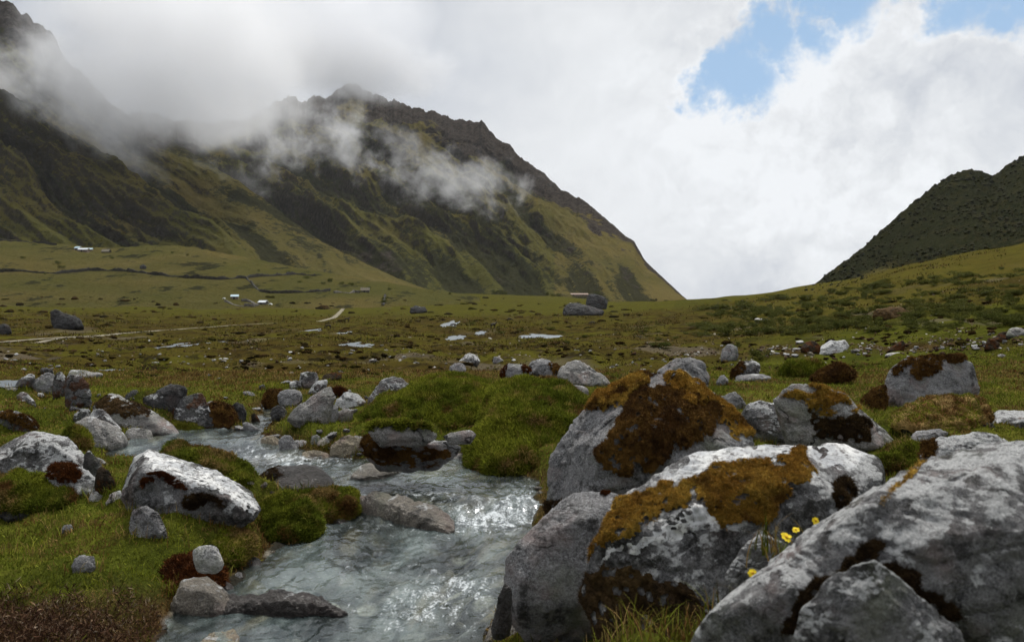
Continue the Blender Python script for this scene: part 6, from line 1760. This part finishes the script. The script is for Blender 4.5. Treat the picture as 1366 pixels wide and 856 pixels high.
# --- cloud brightness
L = n.add('ShaderNodeValue'); L.outputs[0].default_value = .74
v = L.outputs[0]
def addb(v, px, py, r0, r1, k, vec=None):
    return n.math('ADD', v, n.math('MULTIPLY', blob(px, py, r0, r1, vec), k))
v = addb(v, 150, 60, 60, 480, -.24)
v = addb(v, 420, -60, 40, 330, -.06)
v = addb(v, 840, 180, 20, 300, .12)
v = addb(v, 1110, 260, 40, 260, .10)
v = addb(v, 1010, 400, 10, 100, -.20)
v = addb(v, 1150, 360, 10, 120, -.06)
v = addb(v, 1290, 150, 30, 160, -.05)
v = addb(v, 1020, 200, 20, 150, .05)
n1 = n.noise(Dw, 5, 6, .55); n2 = n.noise(n.vmath('ADD', Dw, (.010, .0, -.028)), 5, 6, .55)
rel = n.math('SUBTRACT', n1, n2)
m1 = n.noise(Dw, 14, 7, .58); m2 = n.noise(n.vmath('ADD', Dw, (.006, 0, -.014)), 14, 7, .58)
rel2 = n.math('SUBTRACT', m1, m2)
right = n.math('MAXIMUM', blob(1120, 170, 60, 420, D), .22)
v = n.math('ADD', v, n.math('MULTIPLY', n.math('MULTIPLY', rel, right), 1.3))
v = n.math('ADD', v, n.math('MULTIPLY', n.math('MULTIPLY', rel2, right), .5))
big = n.noise(D, 3.2, 5, .55)
v = n.math('ADD', v, n.math('MULTIPLY', n.math('SUBTRACT', big, .5), .28))
# bright rims of the cumulus beside the blue gap
rim = n.math('MULTIPLY', n.step(n.math('ADD', holes, n.math('MULTIPLY', n.math('SUBTRACT', hn, .5), .55)), .02, .34), n.math('SUBTRACT', 1.0, hole))
v = n.math('ADD', v, n.math('MULTIPLY', rim, .10))
v = n.math('MINIMUM', n.math('MAXIMUM', v, .30), .93)
ds = n.sep(D)
v = n.math('MULTIPLY', v, n.step(ds[2], .42, .92, 1.0, 2.1))          # unseen overcast overhead, brightened to light upward faces
v = n.math('MULTIPLY', v, n.step(ds[1], .1, -.5, 1.0, .6))            # unseen sky behind the viewer, dimmed so front faces go darker
tint = n.mix(n.step(v, .45, .85), (.90, .95, 1.06), (.975, .99, 1.01))
cloudc = n.vmath('SCALE', tint, None, v)
bg1 = n.add('ShaderNodeBackground'); n.put(bg1.inputs[1], .10); n.l.new(n.vmath('SCALE', n.mix(.75, sky.outputs[0], (3.2, 5.5, 8.3)), None, 1.0), bg1.inputs[0])
bg2 = n.add('ShaderNodeBackground'); n.put(bg2.inputs[1], .10); n.l.new(n.vmath('SCALE', cloudc, None, 10.0), bg2.inputs[0])
mx = n.add('ShaderNodeMixShader'); n.l.new(hole, mx.inputs[0]); n.l.new(bg2.outputs[0], mx.inputs[1]); n.l.new(bg1.outputs[0], mx.inputs[2])
wo = n.add('ShaderNodeOutputWorld'); n.l.new(mx.outputs[0], wo.inputs[0])

sl = bpy.data.lights.new('sun', 'SUN'); sl.energy = 3.6; sl.angle = math.radians(5); sl.color = (1, .96, .90)
so = link('sun', sl)
sd = Vector((math.sin(SUN_AZ) * math.cos(SUN_EL), math.cos(SUN_AZ) * math.cos(SUN_EL), math.sin(SUN_EL)))
so.rotation_euler = sd.to_track_quat('Z', 'Y').to_euler()
so.location = (0, 0, 60)

cam = bpy.data.cameras.new('camera'); cam.sensor_width = 36; cam.lens = 36 * F / 1366
cam.clip_start = .05; cam.clip_end = 30000
cam.dof.use_dof = True; cam.dof.focus_distance = 9.0; cam.dof.aperture_fstop = 7.1
co = link('camera', cam, None, (0, 0, CAMZ)); co.rotation_euler = (math.pi / 2 - PITCH, 0, 0)
SC.camera = co
SC.view_settings.view_transform = 'Standard'; SC.view_settings.look = 'None'
SC.view_settings.exposure = 0; SC.view_settings.gamma = 1; SC.view_settings.use_curve_mapping = False
SC.render.engine = 'CYCLES'
cy = SC.cycles
cy.use_denoising = True
try: cy.denoiser = 'OPENIMAGEDENOISE'
except Exception: pass
cy.use_adaptive_sampling = True; cy.adaptive_threshold = .03
cy.max_bounces = 10; cy.diffuse_bounces = 3; cy.glossy_bounces = 3; cy.transparent_max_bounces = 12; cy.volume_bounces = 5
cy.volume_step_rate = .5
cy.sample_clamp_indirect = 4
